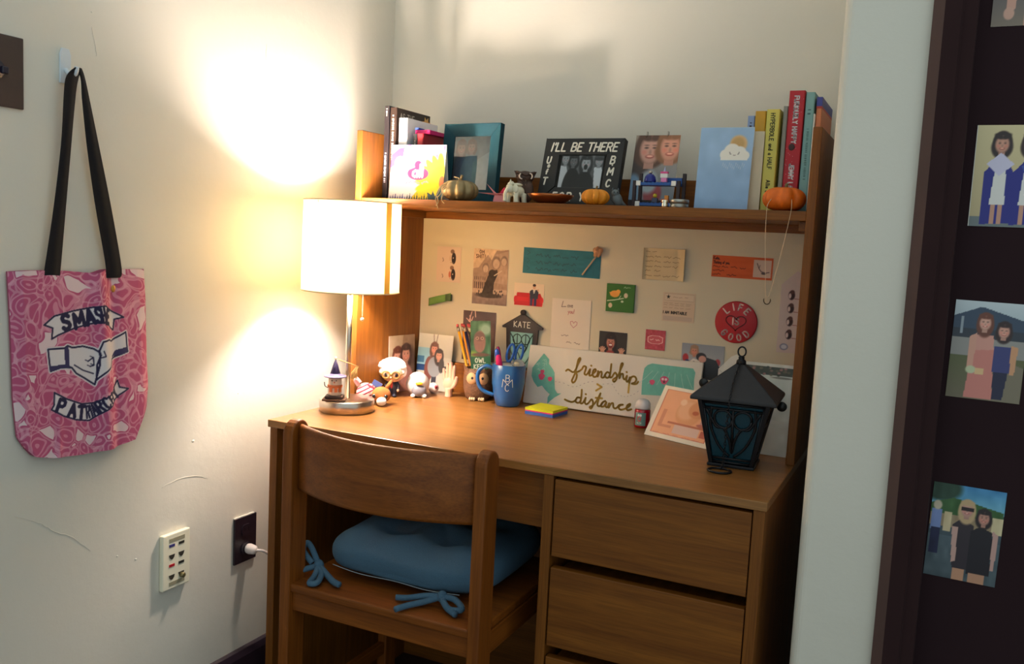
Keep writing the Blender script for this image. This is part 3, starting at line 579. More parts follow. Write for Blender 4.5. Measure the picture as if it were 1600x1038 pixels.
# ---------------------------------------------------------------- pumpkins
def pumpkin(label, loc, rx, h, ribs, pm, stem_m, stem_h, depth=.14, rotz=0, stemcurve=.2, name='pumpkin'):
    o = thing(name, label, 'pumpkin', loc, rotz); m = MB(); nu, nv = 72, 22; vs = []
    for i in range(nv+1):
        a = math.pi*i/nv-math.pi/2
        for k in range(nu):
            q = 2*math.pi*k/nu; rb = 1-depth*(abs(math.cos(ribs*q/2))**6)
            c, s = math.cos(a), math.sin(a); r = rx*(abs(c)**.75)*(1-(1-rb)*abs(c)**.3)
            dip = .20*math.exp(-(r/rx/.28)**2); vs.append((r*math.cos(q), r*math.sin(q), h/2*(1+s*(1-dip))+.0002))
    m.add(vs, [(i*nu+k, i*nu+(k+1) % nu, (i+1)*nu+(k+1) % nu, (i+1)*nu+k) for i in range(nv) for k in range(nu)], True).build('flesh', pm, o)
    MB().tube(smooth([(0, 0, h*.84), (.001, 0, h*.95), (stem_h*stemcurve, 0, h*.9+stem_h*.7), (stem_h*stemcurve*1.6, 0, h*.9+stem_h)], 4), [rx*.13]+[rx*.075]*11+[rx*.07], 8).build('stem', stem_m, o)
    return o
GOLD = mat((150, 128, 88), .42, .45, name='dull_gold_paint', var=.2, scale=40, bump=.25)
ORANGE = mat((222, 104, 8), .6, name='orange_felted_skin', var=.12, scale=50, bump=.1)
gp = pumpkin('dull gold pumpkin with raffia bow on the shelf edge', (.262, .347, ZS), .0440, .050, 9, GOLD, GOLD, .016)
RAF = mat((186, 160, 118), .9, name='raffia', var=.1)
m = MB()
for sx, L_ in ((-.022, [(-.006, -.004, .046), (-.024, -.038, .034), (-.030, -.047, .018), (-.034, -.052, .004), (-.030, -.053, -.010), (-.026, -.053, -.022)]), (0, [(-.006, -.004, .046), (-.020, -.042, .030), (-.016, -.050, .016), (-.018, -.052, .0), (-.010, -.053, -.008)]),
               (0, [(-.006, -.004, .046), (-.030, -.030, .036), (-.040, -.034, .020), (-.036, -.045, .010), (-.028, -.050, -.004), (-.032, -.053, -.014)]), (0, [(-.006, -.004, .046), (-.014, -.044, .028), (-.024, -.050, .012), (-.030, -.051, .006)]), (0, [(-.004, 0, .047), (-.012, -.008, .056), (.004, -.012, .052), (-.006, -.006, .046)])):
    m.tube(smooth(L_, 6), .0011, 5)
m.build('raffia_bow', RAF, gp)
op = pumpkin('large orange felt pumpkin beside the oak side at the right end', (1.002, .350, ZS), .0430, .049, 7, ORANGE, mat((120, 110, 70), .8, name='dry_stem'), .012)
yp = pumpkin('small yellow orange pumpkin in front of the black frame', (.603, .342, ZS), .0310, .036, 8, mat((222, 136, 16), .6, name='yellow_orange_skin', var=.1, bump=.1), mat((110, 90, 50), .8, name='dry_stem2'), .010, .3)

# ---------------------------------------------------------------- paper crane
cr = thing('paper_crane', 'folded pink paper crane between green frame and elephant', 'ornament', (.362, .352, ZS+.0003), .1)
PK1 = mat((206, 132, 136), .8, name='pink_paper'); PK2 = mat((190, 30, 60), .8, name='red_paper')
m = MB(); m.add([(-.012, -.006, 0), (.020, -.006, .0), (.024, 0, .019), (-.010, 0, .019), (-.012, .006, 0), (.020, .006, 0)], [(0,1,2,3), (4,5,2,3), (0,1,5,4)]); m.build('body', PK1, cr, solid=.0004)
MB().add([(-.008, 0, .016), (-.030, -.002, .042), (-.002, -.002, .018)], [(0,1,2)]).build('neck', PK1, cr, solid=.0005)
MB().add([(.000, -.004, .017), (.014, -.002, .036), (.026, -.004, .017)], [(0,1,2)]).build('tail', PK2, cr, solid=.0005)
MB().add([(-.010, -.002, .0165), (-.044, -.016, .0205), (.020, -.006, .0205), (.020, -.004, .0165)], [(0,1,2,3)]).build('wing', PK1, cr, solid=.0005)
MB().add([(-.006, .002, .018), (-.03, .028, .021), (.016, .004, .0170)], [(0,1,2)]).build('wing', PK2, cr, solid=.0005)

# ---------------------------------------------------------------- white elephant ornament
el = thing('elephant_figurine', 'small cream ceramic elephant figurine with raised headdress', 'figurine', (.4095, .338, ZS), -.35)
CER = mat((222, 214, 186), .45, name='cream_ceramic', var=.08, scale=120, bump=.3)
m = MB(); m.ell((0, .006, .026), (.0155, .020, .014)); 
for sx in (-1, 1):
    m.tube([(sx*.0105, -.006, .024), (sx*.0125, -.008, .008), (sx*.0135, -.008, .0004)], [.0068, .0056, .0066], 10); m.tube([(sx*.0105, .018, .022), (sx*.012, .020, .0004)], [.0066, .006], 10)
m.ell((0, -.016, .031), (.0095, .0095, .0105)); m.tube(smooth([(0, -.024, .030), (0, -.030, .020), (0, -.030, .008), (0, -.031, .0015)], 4), [.0052]+[.0044]*11+[.0034], 8)
m.build('body', CER, el, remesh=.0012)
for sx in (-1, 1): MB().ell((sx*.013, -.012, .031), (.0075, .0024, .0095), 12, 8, rotm(0, 0, sx*.4)).build('ear', CER, el)
m = MB(); m.ell((0, -.015, .041), (.0068, .0068, .005)); m.lathe([(.0045, .042), (.0026, .047), (.0, .053)], 10, (0, -.015, 0)); m.ell((0, .006, .041), (.012, .014, .004)); m.ell((-.012, .002, .042), (.005, .005, .007)); m.build('headdress', CER, el)

# ---------------------------------------------------------------- dark owl carving
ow = thing('owl_figurine', 'dark carved wooden owl with pointed ear tufts', 'figurine', (.397, .415, ZS), .55)
DK = mat((70, 46, 34), .6, name='dark_carved_wood', var=.35, scale=140, bump=.6)
m = MB(); m.ell((0, 0, .034), (.021, .017, .034)); m.ell((0, -.002, .064), (.0225, .016, .0145)); m.build('body', DK, ow, remesh=.0018)
for sx in (-1, 1):
    MB().add([(sx*.007, -.010, .075), (sx*.021, -.008, .064), (sx*.0270, -.006, .0775), (sx*.008, .006, .075), (sx*.020, .006, .066)], [(0,1,2), (3,4,2), (0,3,2), (1,4,2)]).build('ear_tuft', DK, ow)
    a = [math.radians(q) for q in range(-60 if sx > 0 else 120, (100 if sx > 0 else 280), 12)]
    MB().tube([(sx*.0090+.0060*math.cos(q), -.0185, .065+.0066*math.sin(q)) for q in a], .0016, 6).build('eye_ring', mat((226, 206, 186), .6, name='pale_inlay'), ow)
    MB().ell((sx*.009, -.013, .03), (.012, .006, .024), 12, 8).build('wing', DK, ow)
MB().lathe([(.0028, 0), (0, .007)], 8, (0, -.0165, .056), rotm(2.6, 0, 0)).build('beak', mat((90, 66, 46), .6, name='beak_wood'), ow)
MB().ell((0, 0, .003), (.018, .016, .003), 16, 6).build('base', DK, ow)
MB().tube([(-.022, -.010, .0745), (-.009, -.0155, .0715), (0, -.0185, .0675), (.009, -.0155, .0715), (.022, -.010, .0745)], .0032, 8).build('brow_ridge', DK, ow)

# ---------------------------------------------------------------- copper bowl
bo = thing('copper_bowl', 'shallow copper bowl on the shelf before the black frame', 'bowl', (.488, .362, ZS), 0)
MB().lathe([(0, 0), (.022, 0), (.034, .005), (.047, .014), (.053, .0215), (.0522, .0222), (.0455, .0155), (.033, .0072), (0, .004)], 48).build('dish', mat((168, 96, 50), .32, .85, name='copper', var=.15, scale=30), bo)

# ---------------------------------------------------------------- black hand-lettered frame
p = Pic(.106, .082, (60, 60, 60)); p.grad(0, 1, (150, 150, 150), (70, 70, 70)).noise(14, 8)
p.poly([(0, .35), (.12, .3), (.2, .6), (.2, 1), (0, 1)], (226, 226, 226)); p.poly([(.8, .4), (.95, .3), (1, .5), (1, 1), (.85, 1)], (236, 236, 236))
p.woman(.10, .14, .10, (70, 70, 70), (185, 185, 185), None, 1.6); p.woman(.30, .20, .10, (44, 44, 44), (128, 128, 128), (22, 22, 22), 2.0, 1.4)
p.woman(.60, .26, .12, (56, 56, 56), (206, 206, 206), (28, 28, 28), 2.8, 1.5); p.ell(.60, .38, .045, .08, (40, 40, 40), .3); p.woman(.90, .18, .10, (90, 90, 90), (190, 190, 190), None, 1.5); p.ell(.9, .14, .12, .05, (70, 70, 70), .3)
BF = mat((20, 20, 19), .5, name='black_frame_paint', var=.1)
bf = frame('lettered_photo_frame', "black frame hand lettered I'LL BE THERE with black and white group photo", 'picture frame', (.5215, .436, ZS+.003), .199, .160, .0405, .020, BF, p, .26, -.03, bevel_in=.001, gm_=THINGLASS)
m = MB(); fn = lambda a, b, t: (a, -.0108+.0004-t, b)
def put(txt, x, z, s, slant=.12, sp=.28): m.strokes([[(x+(a+slant*b)*s, z+b*s) for a, b in L] for L in stroke_text(txt, sp)], .0019, fn, .0004)
put("I'LL BE THERE", -.083, .128, .0200, .18, .235); put('U', -.088, .098, .0155); put('o', -.084, .088, .012); put('f', -.086, .072, .011); put('T', -.091, .046, .0165); put('B', .072, .098, .0175); put('.', .077, .094, .02); put('M', .069, .071, .0165); put('C', .069, .043, .0165)
put('FOR YOU', -.060, .008, .0185, .12, .42)
m.build('lettering', mat((236, 230, 214), .6, name='white_paint_pen'), bf)

# ---------------------------------------------------------------- grey bird figurine
gb = thing('bird_figurine', 'little grey owl figurine right of the yellow orange pumpkin', 'figurine', (.6555, .338, ZS), .5)
GR_ = mat((92, 100, 102), .5, name='grey_stone', var=.15, scale=90)
m = MB(); m.ell((0, 0, .014), (.0105, .0095, .0155), 14, 10, rotm(.0, -.35, 0)); m.ell((-.006, -.002, .028), (.0085, .008, .0075)); m.build('body', GR_, gb, remesh=.001)
MB().tube([(.004, .002, .012), (.012, .003, .005), (.020, .003, .001)], [.007, .005, .002], 8).build('tail', GR_, gb)
for sx in (-1, 1): MB().lathe([(.0028, 0), (0, .006)], 6, (-.006+sx*.006, -.002, .0335)).build('ear_tuft', GR_, gb)
for sx in (-1, 1): MB().ell((-.0065+sx*.0035, -.0095, .029), .0014, 8, 6).build('eye', BLACKP, gb)

# ---------------------------------------------------------------- clipped close-up photo
p = Pic(.105, .152, (120, 104, 92)); p.grad(0, 1, (170, 150, 130), (120, 130, 140)).noise(8, 6)
p.ell(.16, .5, .22, .45, (70, 56, 50), .3); p.ell(.05, .85, .2, .25, (110, 140, 165), .3); p.ell(.52, .9, .2, .2, (150, 60, 66), .3)
p.woman(.36, .20, .27, (96, 66, 50), (218, 160, 138), None, 1.6); p.woman(.80, .17, .25, (150, 100, 66), (226, 158, 130), None, 1.5); p.ell(.40, .72, .2, .18, (160, 170, 176), .4)
cp = card('clipped_photo', 'glossy close-up photo of two smiling faces held by clips', 'photo', .105, .152, .0016, (.688, .470, ZS+.021), .20, -.02, p, PRINT)
for sx in (-.028, .022): MB().tube([(sx, -.003, .148), (sx, -.003, .160), (sx+.001, .003, .161), (sx+.001, .003, .150)], .0009, 6).build('wire_clip', SILVER, cp)
MB().box(-.052, .052, -.004, .030, -.016, -.0005).build('stand', mat((44, 34, 34), .5, name='dark_stand'), cp).rotation_euler = (.20, 0, 0)

# ---------------------------------------------------------------- toy brick display rack
rk = thing('toy_rack', 'two tier toy brick display rack with blue trays', 'toy', (.732, .385, ZS), -.08)
BLU = mat((40, 84, 150), .35, name='blue_plastic'); DKR = mat((46, 30, 34), .4, name='dark_brick_plastic'); WHB = mat((232, 228, 220), .35, name='white_plastic')
for z in (.004, .048):
    t_ = MB().box(-.046, .046, -.020, .020, z, z+.006).build('tray', BLU, rk, bevel=.0006); m = MB()
    for i in range(9):
        for j in range(4): m.lathe([(.0024, z+.006), (.0024, z+.0076), (0, z+.0076)], 8, (-.038+i*.0095, -.014+j*.0095, 0))
    m.build('studs', BLU, t_)
    for sx in (-1, 1): MB().box(sx*.040-.005, sx*.040+.005, -.0225, -.0195, z-.001, z+.0095).build('white_clip', WHB, rk, bevel=.0005)
MB().box(.002, .046, .012, .020, .054, .0665).build('tray_back', BLU, rk, bevel=.0006)
for sx in (-1, 1):
    for sy in (-.017, .017): MB().box(sx*.050-.0035, sx*.050+.0035, sy-.0035, sy+.0035, 0, .076 if sy > 0 else .058).build('upright', DKR, rk, bevel=.0006)
def brick_toy(name, label, loc, parts):
    o = thing(name, label, 'toy', loc, 0)
    for nm, mb, mt in parts: mb.build(nm, mt, o, bevel=.0004)
RX, RY = .732, .385
brick_toy('toy_dome', 'dark blue domed toy piece on the upper blue tray', (RX-.020, RY-.004, ZS+.0558), [('dome', MB().lathe([(.013, 0), (.013, .004), (.011, .012), (.006, .017), (0, .0185)], 20), mat((14, 30, 120), .3, name='navy_plastic')), ('cap', MB().ell((0, 0, .0205), (.004, .004, .0035), 10, 8), SILVER)])
brick_toy('toy_pink_bricks', 'stack of pink and white toy bricks on the upper tray', (RX+.012, RY-.006, ZS+.0558), [('brick', MB().box(-.006, .006, -.005, .005, 0, .009), mat((226, 130, 180), .35, name='pink_plastic')), ('brick', MB().box(-.008, .008, -.005, .005, .0092, .018), WHB), ('brick', MB().box(-.008, .008, -.005, .005, .0182, .0225), mat((226, 80, 140), .35, name='hot_pink_plastic')), ('cone', MB().lathe([(.003, .0227), (0, .034)], 10), mat((190, 190, 220), .3, name='lilac_plastic'))])
brick_toy('toy_yellow_stack', 'grey and yellow toy brick piece on the lower tray', (RX-.006, RY-.006, ZS+.0118), [('brick', MB().box(-.006, .006, -.004, .004, 0, .010), mat((60, 66, 90), .4, name='slate_plastic')), ('knob', MB().ell((0, 0, .0148), (.0048, .0048, .0046), 12, 8), mat((206, 178, 50), .35, name='yellow_plastic'))])
brick_toy('toy_orange_stack', 'orange toy brick piece at the right of the lower tray', (RX+.018, RY-.006, ZS+.0118), [('brick', MB().box(-.009, .007, -.005, .005, 0, .008), mat((206, 100, 36), .4, name='orange_plastic')), ('brick', MB().box(-.002, .006, -.004, .004, .0082, .016), mat((224, 140, 50), .4, name='light_orange_plastic'))])

# ---------------------------------------------------------------- tin and little canister
tn = thing('round_tin', 'flat round silver tin on the shelf edge', 'tin', (.7925, .336, ZS), 0)
MB().lathe([(0, 0), (.0185, 0), (.019, .001), (.019, .010)], 40).build('base', mat((150, 148, 140), .35, .9, name='tin_metal'), tn); MB().lathe([(.0196, .009), (.0196, .0165), (.0188, .0175), (0, .0175)], 40).build('lid', mat((168, 166, 158), .35, .9, name='tin_lid'), tn)
cn = thing('small_canister', 'tiny shiny silver canister left of the tin', 'canister', (.7640, .326, ZS), 0)
MB().lathe([(0, 0), (.0062, 0), (.0066, .001), (.0066, .0075), (.0058, .009), (.0066, .0105), (.0066, .0145), (.006, .0155), (0, .0155)], 24).build('body', mat((236, 226, 206), .15, 1, name='bright_chrome'), cn)

# ---------------------------------------------------------------- blue cloud card and cream card behind
p = Pic(.111, .171, (150, 182, 216)); p.grad(0, 1, (158, 190, 222), (140, 172, 208)).noise(4, 9)
p.ell(.73, .20, .16, .105, (222, 184, 132), .25); p.ell(.72, .20, .12, .08, (196, 160, 104), .4); 
for a, b, r in ((.50, .33, .10), (.62, .29, .15), (.76, .31, .13), (.86, .34, .09)): p.ell(a, b, r, r*.63, (238, 234, 224), .12)
p.rect(.42, .33, .92, .395, (238, 234, 224)); p.line([(.58, .30), (.59, .32), (.61, .325)], .0007, (90, 80, 80)); p.line([(.73, .325), (.75, .32), (.755, .30)], .0007, (90, 80, 80)); p.line([(.65, .335), (.67, .34), (.69, .335)], .0006, (120, 90, 90))
for k in range(14): u = .48+.03*k; v = .43+.015*(k % 4); p.line([(u, v), (u-.01, v+.035)], .0005, (196, 210, 224))
bc = card('cloud_card', 'light blue greeting card with smiling cloud and sun', 'card', .111, .1715, .0012, on_shelf(.872, .362), .10, -.02, p, PAPERPRINT); flap(bc, .111, .1715, .12)
cc = card('cream_card', 'cream folded card tucked behind the blue cloud card', 'card', .06, .163, .0010, on_shelf(.9175, .380), .03, .03, None, None, mat((214, 200, 172), .8, name='cream_card_stock', var=.08, scale=30))

# ---------------------------------------------------------------- hanging necklace
nk = thing('necklace', 'fine cord necklace with tiny crescent pendant hanging from the shelf', 'necklace', (1.0, .2935, ZS), 0)
CORD = mat((206, 182, 150), .7, name='fine_cord')
MB().tube(smooth([(-.016, .012, .022), (-.019, -.001, .012), (-.0205, -.002, -.002), (-.019, -.001, -.06), (-.014, -.0005, -.12), (-.010, 0, -.165), (-.0065, 0, -.170), (-.002, 0, -.16), (.010, -.0005, -.10), (.020, -.001, -.04), (.0255, -.002, -.002), (.0255, -.001, .012), (.023, .012, .022)], 5), .00055, 5).build('cord', CORD, nk)
MB().tube([(-.0065+.0065*math.cos(a), -.001, -.176+.0085*math.sin(a)) for a in [math.radians(x) for x in range(160, 381, 20)]], [.0006]+[.0011]*10+[.0006], 6).build('crescent_pendant', mat((90, 74, 50), .35, .9, name='old_brass'), nk)

# ================================================================== THINGS ON THE DESK
DZ = DH+.0003
# ---- marshmallow snowman on the lamp base
sn = thing('witch_snowman', 'marshmallow witch ornament with pointed hat standing on the lamp base', 'figurine', (.066, .150, DH+.0298), .5); sn.scale = (1.1, 1.1, 1.1)
CHOC = mat((48, 28, 22), .6, name='chocolate_brown', var=.15, scale=90, bump=.3); MALLOW = mat((206, 190, 172), .7, name='marshmallow'); HATB = mat((44, 34, 74), .5, name='hat_violet'); BRIM = mat((112, 102, 140), .6, name='hat_brim'); ORG = mat((208, 110, 56), .6, name='orange_scarf')
MB().box(-.024, .024, -.018, .018, 0, .004).build('biscuit', mat((96, 66, 48), .8, name='biscuit', var=.2, scale=150), sn, bevel=.001)
MB().box(-.019, .019, -.014, .014, .004, .0105).build('chocolate', CHOC, sn, bevel=.002)
MB().lathe([(0, .0105), (.0125, .0108), (.0145, .014), (.0145, .026), (.0125, .0295), (.0122, .030), (.0138, .033), (.0138, .047), (.011, .0495), (0, .050)], 24).build('body', MALLOW, sn)
MB().lathe([(.0152, .0275), (.0158, .031), (.0140, .0335)], 24).build('scarf', ORG, sn)
for k, a in enumerate((-2.0, -1.3, -.7)): MB().box(-.003, .003, -.0012, .0012, -.010, 0, Matrix.Translation((.0155*math.cos(a), .0155*math.sin(a), .029)) @ Matrix.Rotation(a+1.57, 4, 'Z')).build('scarf_tail', ORG, sn)
MB().lathe([(0, .0495), (.0225, .0492), (.0238, .0505), (.0225, .0520), (.0115, .0525), (.011, .0565), (.0, .0565)], 28).build('hat_brim', BRIM, sn)
MB().lathe([(.0105, .0565), (.006, .072), (.0012, .086), (0, .087)], 20).build('hat_cone', HATB, sn)
MB().ell((0, 0, .0885), .0030, 10, 8).build('pom_pom', mat((240, 228, 206), .8, name='pom_pom'), sn)
for sx in (-1, 1): MB().ell((sx*.0045, -.0135, .043), .0013, 8, 6).build('eye', BLACKP, sn)
MB().lathe([(.0018, 0), (0, .008)], 8, (0, -.0135, .0395), rotm(math.pi/2, 0, 0)).build('carrot_nose', ORG, sn)
MB().tube(smooth([(-.0145, 0, .026), (-.020, -.004, .030), (-.0215, -.003, .038)], 4), .0009, 6).build('twig_arm', CHOC, sn)
br = MB().tube([(.006, -.001, .086), (.022, .004, .080), (.046, .010, .071)], .0011, 6).build('broom_handle', mat((190, 150, 96), .7, name='straw_stick'), sn)
m = MB()
for k in range(18): m.tube([(.044+random.uniform(-.002, .002), .010, .071), (.036+random.uniform(-.009, .009), .010+random.uniform(-.005, .005), .046+random.uniform(-.004, .004))], .0009, 4)
m.build('broom_straw', mat((214, 176, 110), .8, name='straw'), br)

# ---- brown dog soft toy
dg = thing('toy_dog', 'brown toy dog in striped shirt lying beside the lamp', 'toy', (.077, .300, DZ), .35)
FURB = mat((166, 98, 44), .85, name='brown_plush', var=.15, scale=220, bump=.3)
stm, nt, N, L, b_ = nodes('red_white_stripe_cloth'); tc = N.new('ShaderNodeTexCoord'); mp = N.new('ShaderNodeMapping'); mp.inputs['Rotation'].default_value = (0, .5, .3); wv = N.new('ShaderNodeTexWave'); wv.wave_type = 'BANDS'; wv.bands_direction = 'Z'; wv.inputs['Scale'].default_value = 34
crp = N.new('ShaderNodeValToRGB'); crp.color_ramp.interpolation = 'CONSTANT'; crp.color_ramp.elements[0].color = (*lin((238, 228, 222)), 1); crp.color_ramp.elements[1].position = .68; crp.color_ramp.elements[1].color = (*lin((150, 44, 66)), 1)
L.new(tc.outputs['Object'], mp.inputs[0]); L.new(mp.outputs[0], wv.inputs[0]); L.new(wv.outputs['Fac'], crp.inputs[0]); L.new(crp.outputs[0], b_.inputs['Base Color']); b_.inputs['Roughness'].default_value = .85
MB().ell((-.028, .020, .024), (.025, .020, .0235), 20, 14).build('body', stm, dg)
MB().ell((-.030, .018, .0105), (.028, .022, .010), 16, 10).build('haunch', mat((232, 190, 196), .85, name='pink_plush'), dg)
MB().ell((.016, -.006, .025), (.0235, .019, .0195), 20, 14).build('head', FURB, dg)
MB().ell((.022, -.027, .012), (.0125, .0115, .0105), 16, 12).build('muzzle', mat((236, 228, 220), .8, name='white_plush'), dg)
for sx in (-1, 1):
    MB().ell((.016+sx*.0145, -.0205, .0225), (.0052, .004, .0056), 12, 8).build('eye', mat((14, 10, 10), .12, name='glass_eye', coat=1), dg)
MB().tube(smooth([(-.046, .012, .040), (-.054, .010, .052), (-.050, .008, .058), (-.040, .008, .048)], 5), .0045, 8).build('ear', mat((224, 170, 176), .85, name='ear_pink'), dg)
MB().tube(smooth([(.026, .004, .040), (.034, .006, .052), (.038, .008, .060)], 4), [.005]*5+[.004, .004, .003, .002], 8).build('ear', FURB, dg)
MB().box(-.012, .012, -.001, .001, -.007, .007, Matrix.Translation((.000, .012, .047)) @ Matrix.Rotation(.5, 4, 'Y')).build('blue_star_patch', mat((60, 74, 130), .8, name='blue_cloth'), dg)
MB().tube([(-.018, -.004, .046), (-.002, -.008, .040), (.002, -.006, .034)], .003, 8).build('red_bow', mat((190, 40, 60), .8, name='red_ribbon'), dg)

# ---- bobble-head figurine
vf = thing('vinyl_figurine', 'big headed white haired vinyl figurine with brown glasses and dark suit', 'figurine', (.0535, .410, DZ), .42)
SKIN = mat((222, 176, 146), .45, name='vinyl_skin'); HAIRW = mat((238, 228, 222), .5, name='white_vinyl_hair', var=.05); SUIT = mat((24, 26, 44), .5, name='navy_suit'); SPEC = mat((146, 110, 44), .35, name='tan_spectacles')
MB().ell((0, 0, .064), (.0315, .027, .0265), 28, 18).build('head', SKIN, vf)
m = MB(); m.ell((0, .004, .078), (.034, .029, .024), 24, 14); m.ell((-.026, .004, .066), (.010, .018, .016)); m.ell((.026, .004, .066), (.010, .018, .016)); m.ell((0, .014, .066), (.031, .019, .022))
for k in range(9): a = math.pi*k/8; m.ell((.030*math.cos(a), -.010, .080+.016*math.sin(a)), (.007, .007, .006))
m.build('hair', HAIRW, vf, remesh=.0018)
for sx in (-1, 1):
    MB().tube([(sx*.0125+.0098*math.cos(q), -.0275, .060+.0088*math.sin(q)) for q in [2*math.pi*k/20 for k in range(20)]], .0015, 6, closed=True).build('spectacle_rim', SPEC, vf)
    MB().ell((sx*.0125, -.0232, .060), (.0046, .002, .0056), 14, 8).build('eye', BLACKP, vf); MB().tube([(sx*.0225, -.0265, .061), (sx*.031, -.012, .062)], .0013, 6).build('spectacle_arm', SPEC, vf)
MB().tube([(-.003, -.0285, .0615), (.003, -.0285, .0615)], .0014, 6).build('spectacle_bridge', SPEC, vf); MB().ell((0, -.0275, .053), (.003, .003, .0026), 10, 8).build('nose', SKIN, vf)
m = MB(); m.ell((0, 0, .030), (.0125, .0095, .014)); 
for sx in (-1, 1): m.tube([(sx*.006, 0, .022), (sx*.0065, -.001, .006), (sx*.007, -.002, .001)], [.0062, .0058, .0062], 10); m.ell((sx*.007, -.005, .0032), (.006, .0085, .0032)); m.tube([(sx*.011, 0, .038), (sx*.0165, -.002, .028), (sx*.016, -.006, .021)], [.0046, .0042, .0038], 8)
m.build('suit', SUIT, vf, remesh=.0012)
MB().prism([(-.003, .040), (.003, .040), (.0022, .026), (0, .022), (-.0022, .026)], lambda a, b, t: (a, -.0103-t, b), 0, .001).build('red_tie', mat((176, 20, 34), .5, name='red_tie'), vf)
for sx in (-1, 1): MB().ell((sx*.016, -.008, .018), (.0035, .0035, .004), 10, 8).build('hand', SKIN, vf)

# ---- white and grey penguin toy
pg = thing('toy_penguin', 'round white and grey penguin toy with yellow beak', 'toy', (.1005, .458, DZ), .55); pg.scale = (1.12, 1.12, 1.12)
GP = mat((196, 186, 184), .5, name='pale_grey_rubber'); 
MB().ell((0, 0, .0285), (.027, .024, .0285), 24, 16).build('body', GP, pg)
MB().ell((.002, -.0065, .036), (.0200, .0190, .0205), 20, 14).build('face', mat((240, 234, 228), .5, name='white_rubber'), pg)
MB().ell((.003, -.0185, .0165), (.0170, .0125, .0150), 20, 12).build('belly', mat((120, 116, 124), .5, name='mid_grey_rubber'), pg)
MB().ell((.003, -.0275, .034), (.0085, .005, .0038), 14, 8).build('beak', mat((236, 190, 30), .45, name='yellow_rubber'), pg)
for sx in (-1, 1): MB().ell((.003+sx*.013, -.0225, .0048), (.0058, .0072, .0047), 12, 8).build('foot', mat((236, 228, 222), .5, name='white_foot'), pg)

# ---- eyeball
ey = thing('toy_eyeball', 'little white toy eyeball beside the penguin', 'toy', (.109, .524, DZ), .5)
MB().ell((0, 0, .0145), .0145, 20, 14).build('ball', mat((238, 222, 216), .3, name='eye_white', coat=.5), ey)
M_ = Matrix.Rotation(.25, 3, 'Z')
MB().ell(M_ @ Vector((.004, -.0128, .018)), (.0048, .003, .0052), 14, 8).build('iris', mat((176, 30, 44), .3, name='red_iris'), ey); MB().ell(M_ @ Vector((.0045, -.0152, .0185)), (.0020, .0014, .0022), 10, 6).build('pupil', BLACKP, ey)

# ---- two small photos leaning in the corner
p = Pic(.100, .150, (150, 130, 110)); p.grad(0, 1, (150, 124, 100), (96, 82, 70)); p.poly([(0, 0), (.55, 0), (.5, .22), (0, .4)], (176, 156, 130)); p.ell(.8, .5, .25, .3, (90, 70, 56), .4)
p.woman(.34, .38, .17, (96, 52, 38), (206, 150, 130), (140, 52, 54), 2.4, 1.3); p.woman(.66, .34, .17, (58, 38, 34), (196, 142, 122), (176, 120, 110), 2.7, 1.4); p.noise(6, 12)
card('photo_print', 'dim snapshot of two women leaning on the oak side behind the figurine', 'photo', .100, .150, .0008, (.0315, .489, DZ+.0004), .03, 1.396, p, PRINT, group='photos standing on the desk')
p = Pic(.104, .152, (206, 206, 196)); p.grad(0, .4, (226, 222, 208), (196, 196, 184)); p.rect(0, .25, .42, .62, (150, 196, 214)); p.rect(0, .4, .2, .52, (60, 110, 150)); p.rect(0, .55, .28, .66, (30, 66, 120)); p.poly([(0, .8), (.5, .5), (.55, 1), (0, 1)], (226, 216, 200)); p.rect(.7, .55, .98, .60, (70, 70, 66)); p.rect(.74, .63, .95, .66, (60, 60, 58)); p.rect(.7, .7, 1, 1, (210, 204, 190))
p.line([(.43, .0), (.46, .16)], .001, (120, 100, 90)); p.line([(.55, 0), (.52, .16)], .001, (120, 100, 90))
p.rect(.30, .6, .42, .98, (44, 46, 60)); p.rect(.46, .68, .60, .98, (48, 52, 66)); p.ell(.36, .62, .13, .22, (110, 62, 56), .1); p.woman(.48, .26, .10, (92, 58, 46), (220, 156, 136), None, 3.2); p.ell(.52, .58, .20, .18, (150, 156, 164), .1); p.woman(.63, .37, .10, (42, 32, 30), (220, 164, 140), None, 3.0); p.ell(.72, .55, .08, .13, (60, 58, 58), .2)
card('photo_print', 'bright snapshot of two women hugging leaning on the back rail', 'photo', .104, .152, .0008, (.0850, .556, DZ+.0004), .11, .04, p, PRINT, group='photos standing on the desk')

# ---- mannequin hand
hd = thing('mannequin_hand', 'little pale plastic hand standing upright with spread fingers', 'ornament', (.165, .508, DZ), .25)
HS = mat((226, 178, 150), .45, name='plastic_skin', var=.04)
m = MB(); m.tube([(0, 0, 0), (0, 0, .012), (0, 0, .022)], [.0125, .0118, .0125], 14, flat=.8); m.ell((0, 0, .034), (.0165, .0082, .018), 18, 12)
for x0, x1, z1, r in ((-.0122, -.0160, .074, .0038), (-.0046, -.0056, .088, .0042), (.0036, .0044, .091, .0044), (.0114, .0138, .083, .0041)):
    m.tube(smooth([(x0, 0, .042), ((x0*.6+x1*.4), -.001, .042+(z1-.042)*.45), (x1*.95, -.0005, z1-.008), (x1, .0015, z1)], 4), [r*1.08]*4+[r]*5+[r*.9, r*.86, r*.75, r*.35], 10)
m.tube(smooth([(.010, -.001, .024), (.0175, -.003, .036), (.0210, -.006, .046), (.0215, -.008, .056)], 4), [.0062]*4+[.0052]*4+[.0044]*3+[.004, .0018], 10)
m.build('palm_and_fingers', HS, hd, remesh=.0011)
for x, z in ((-.0158, .0715), (-.0055, .0855), (.0043, .0885), (.0136, .0805)): MB().ell((x, -.0036, z), (.0022, .0008, .0034), 8, 6).build('nail', mat((236, 196, 178), .25, name='nail'), hd)

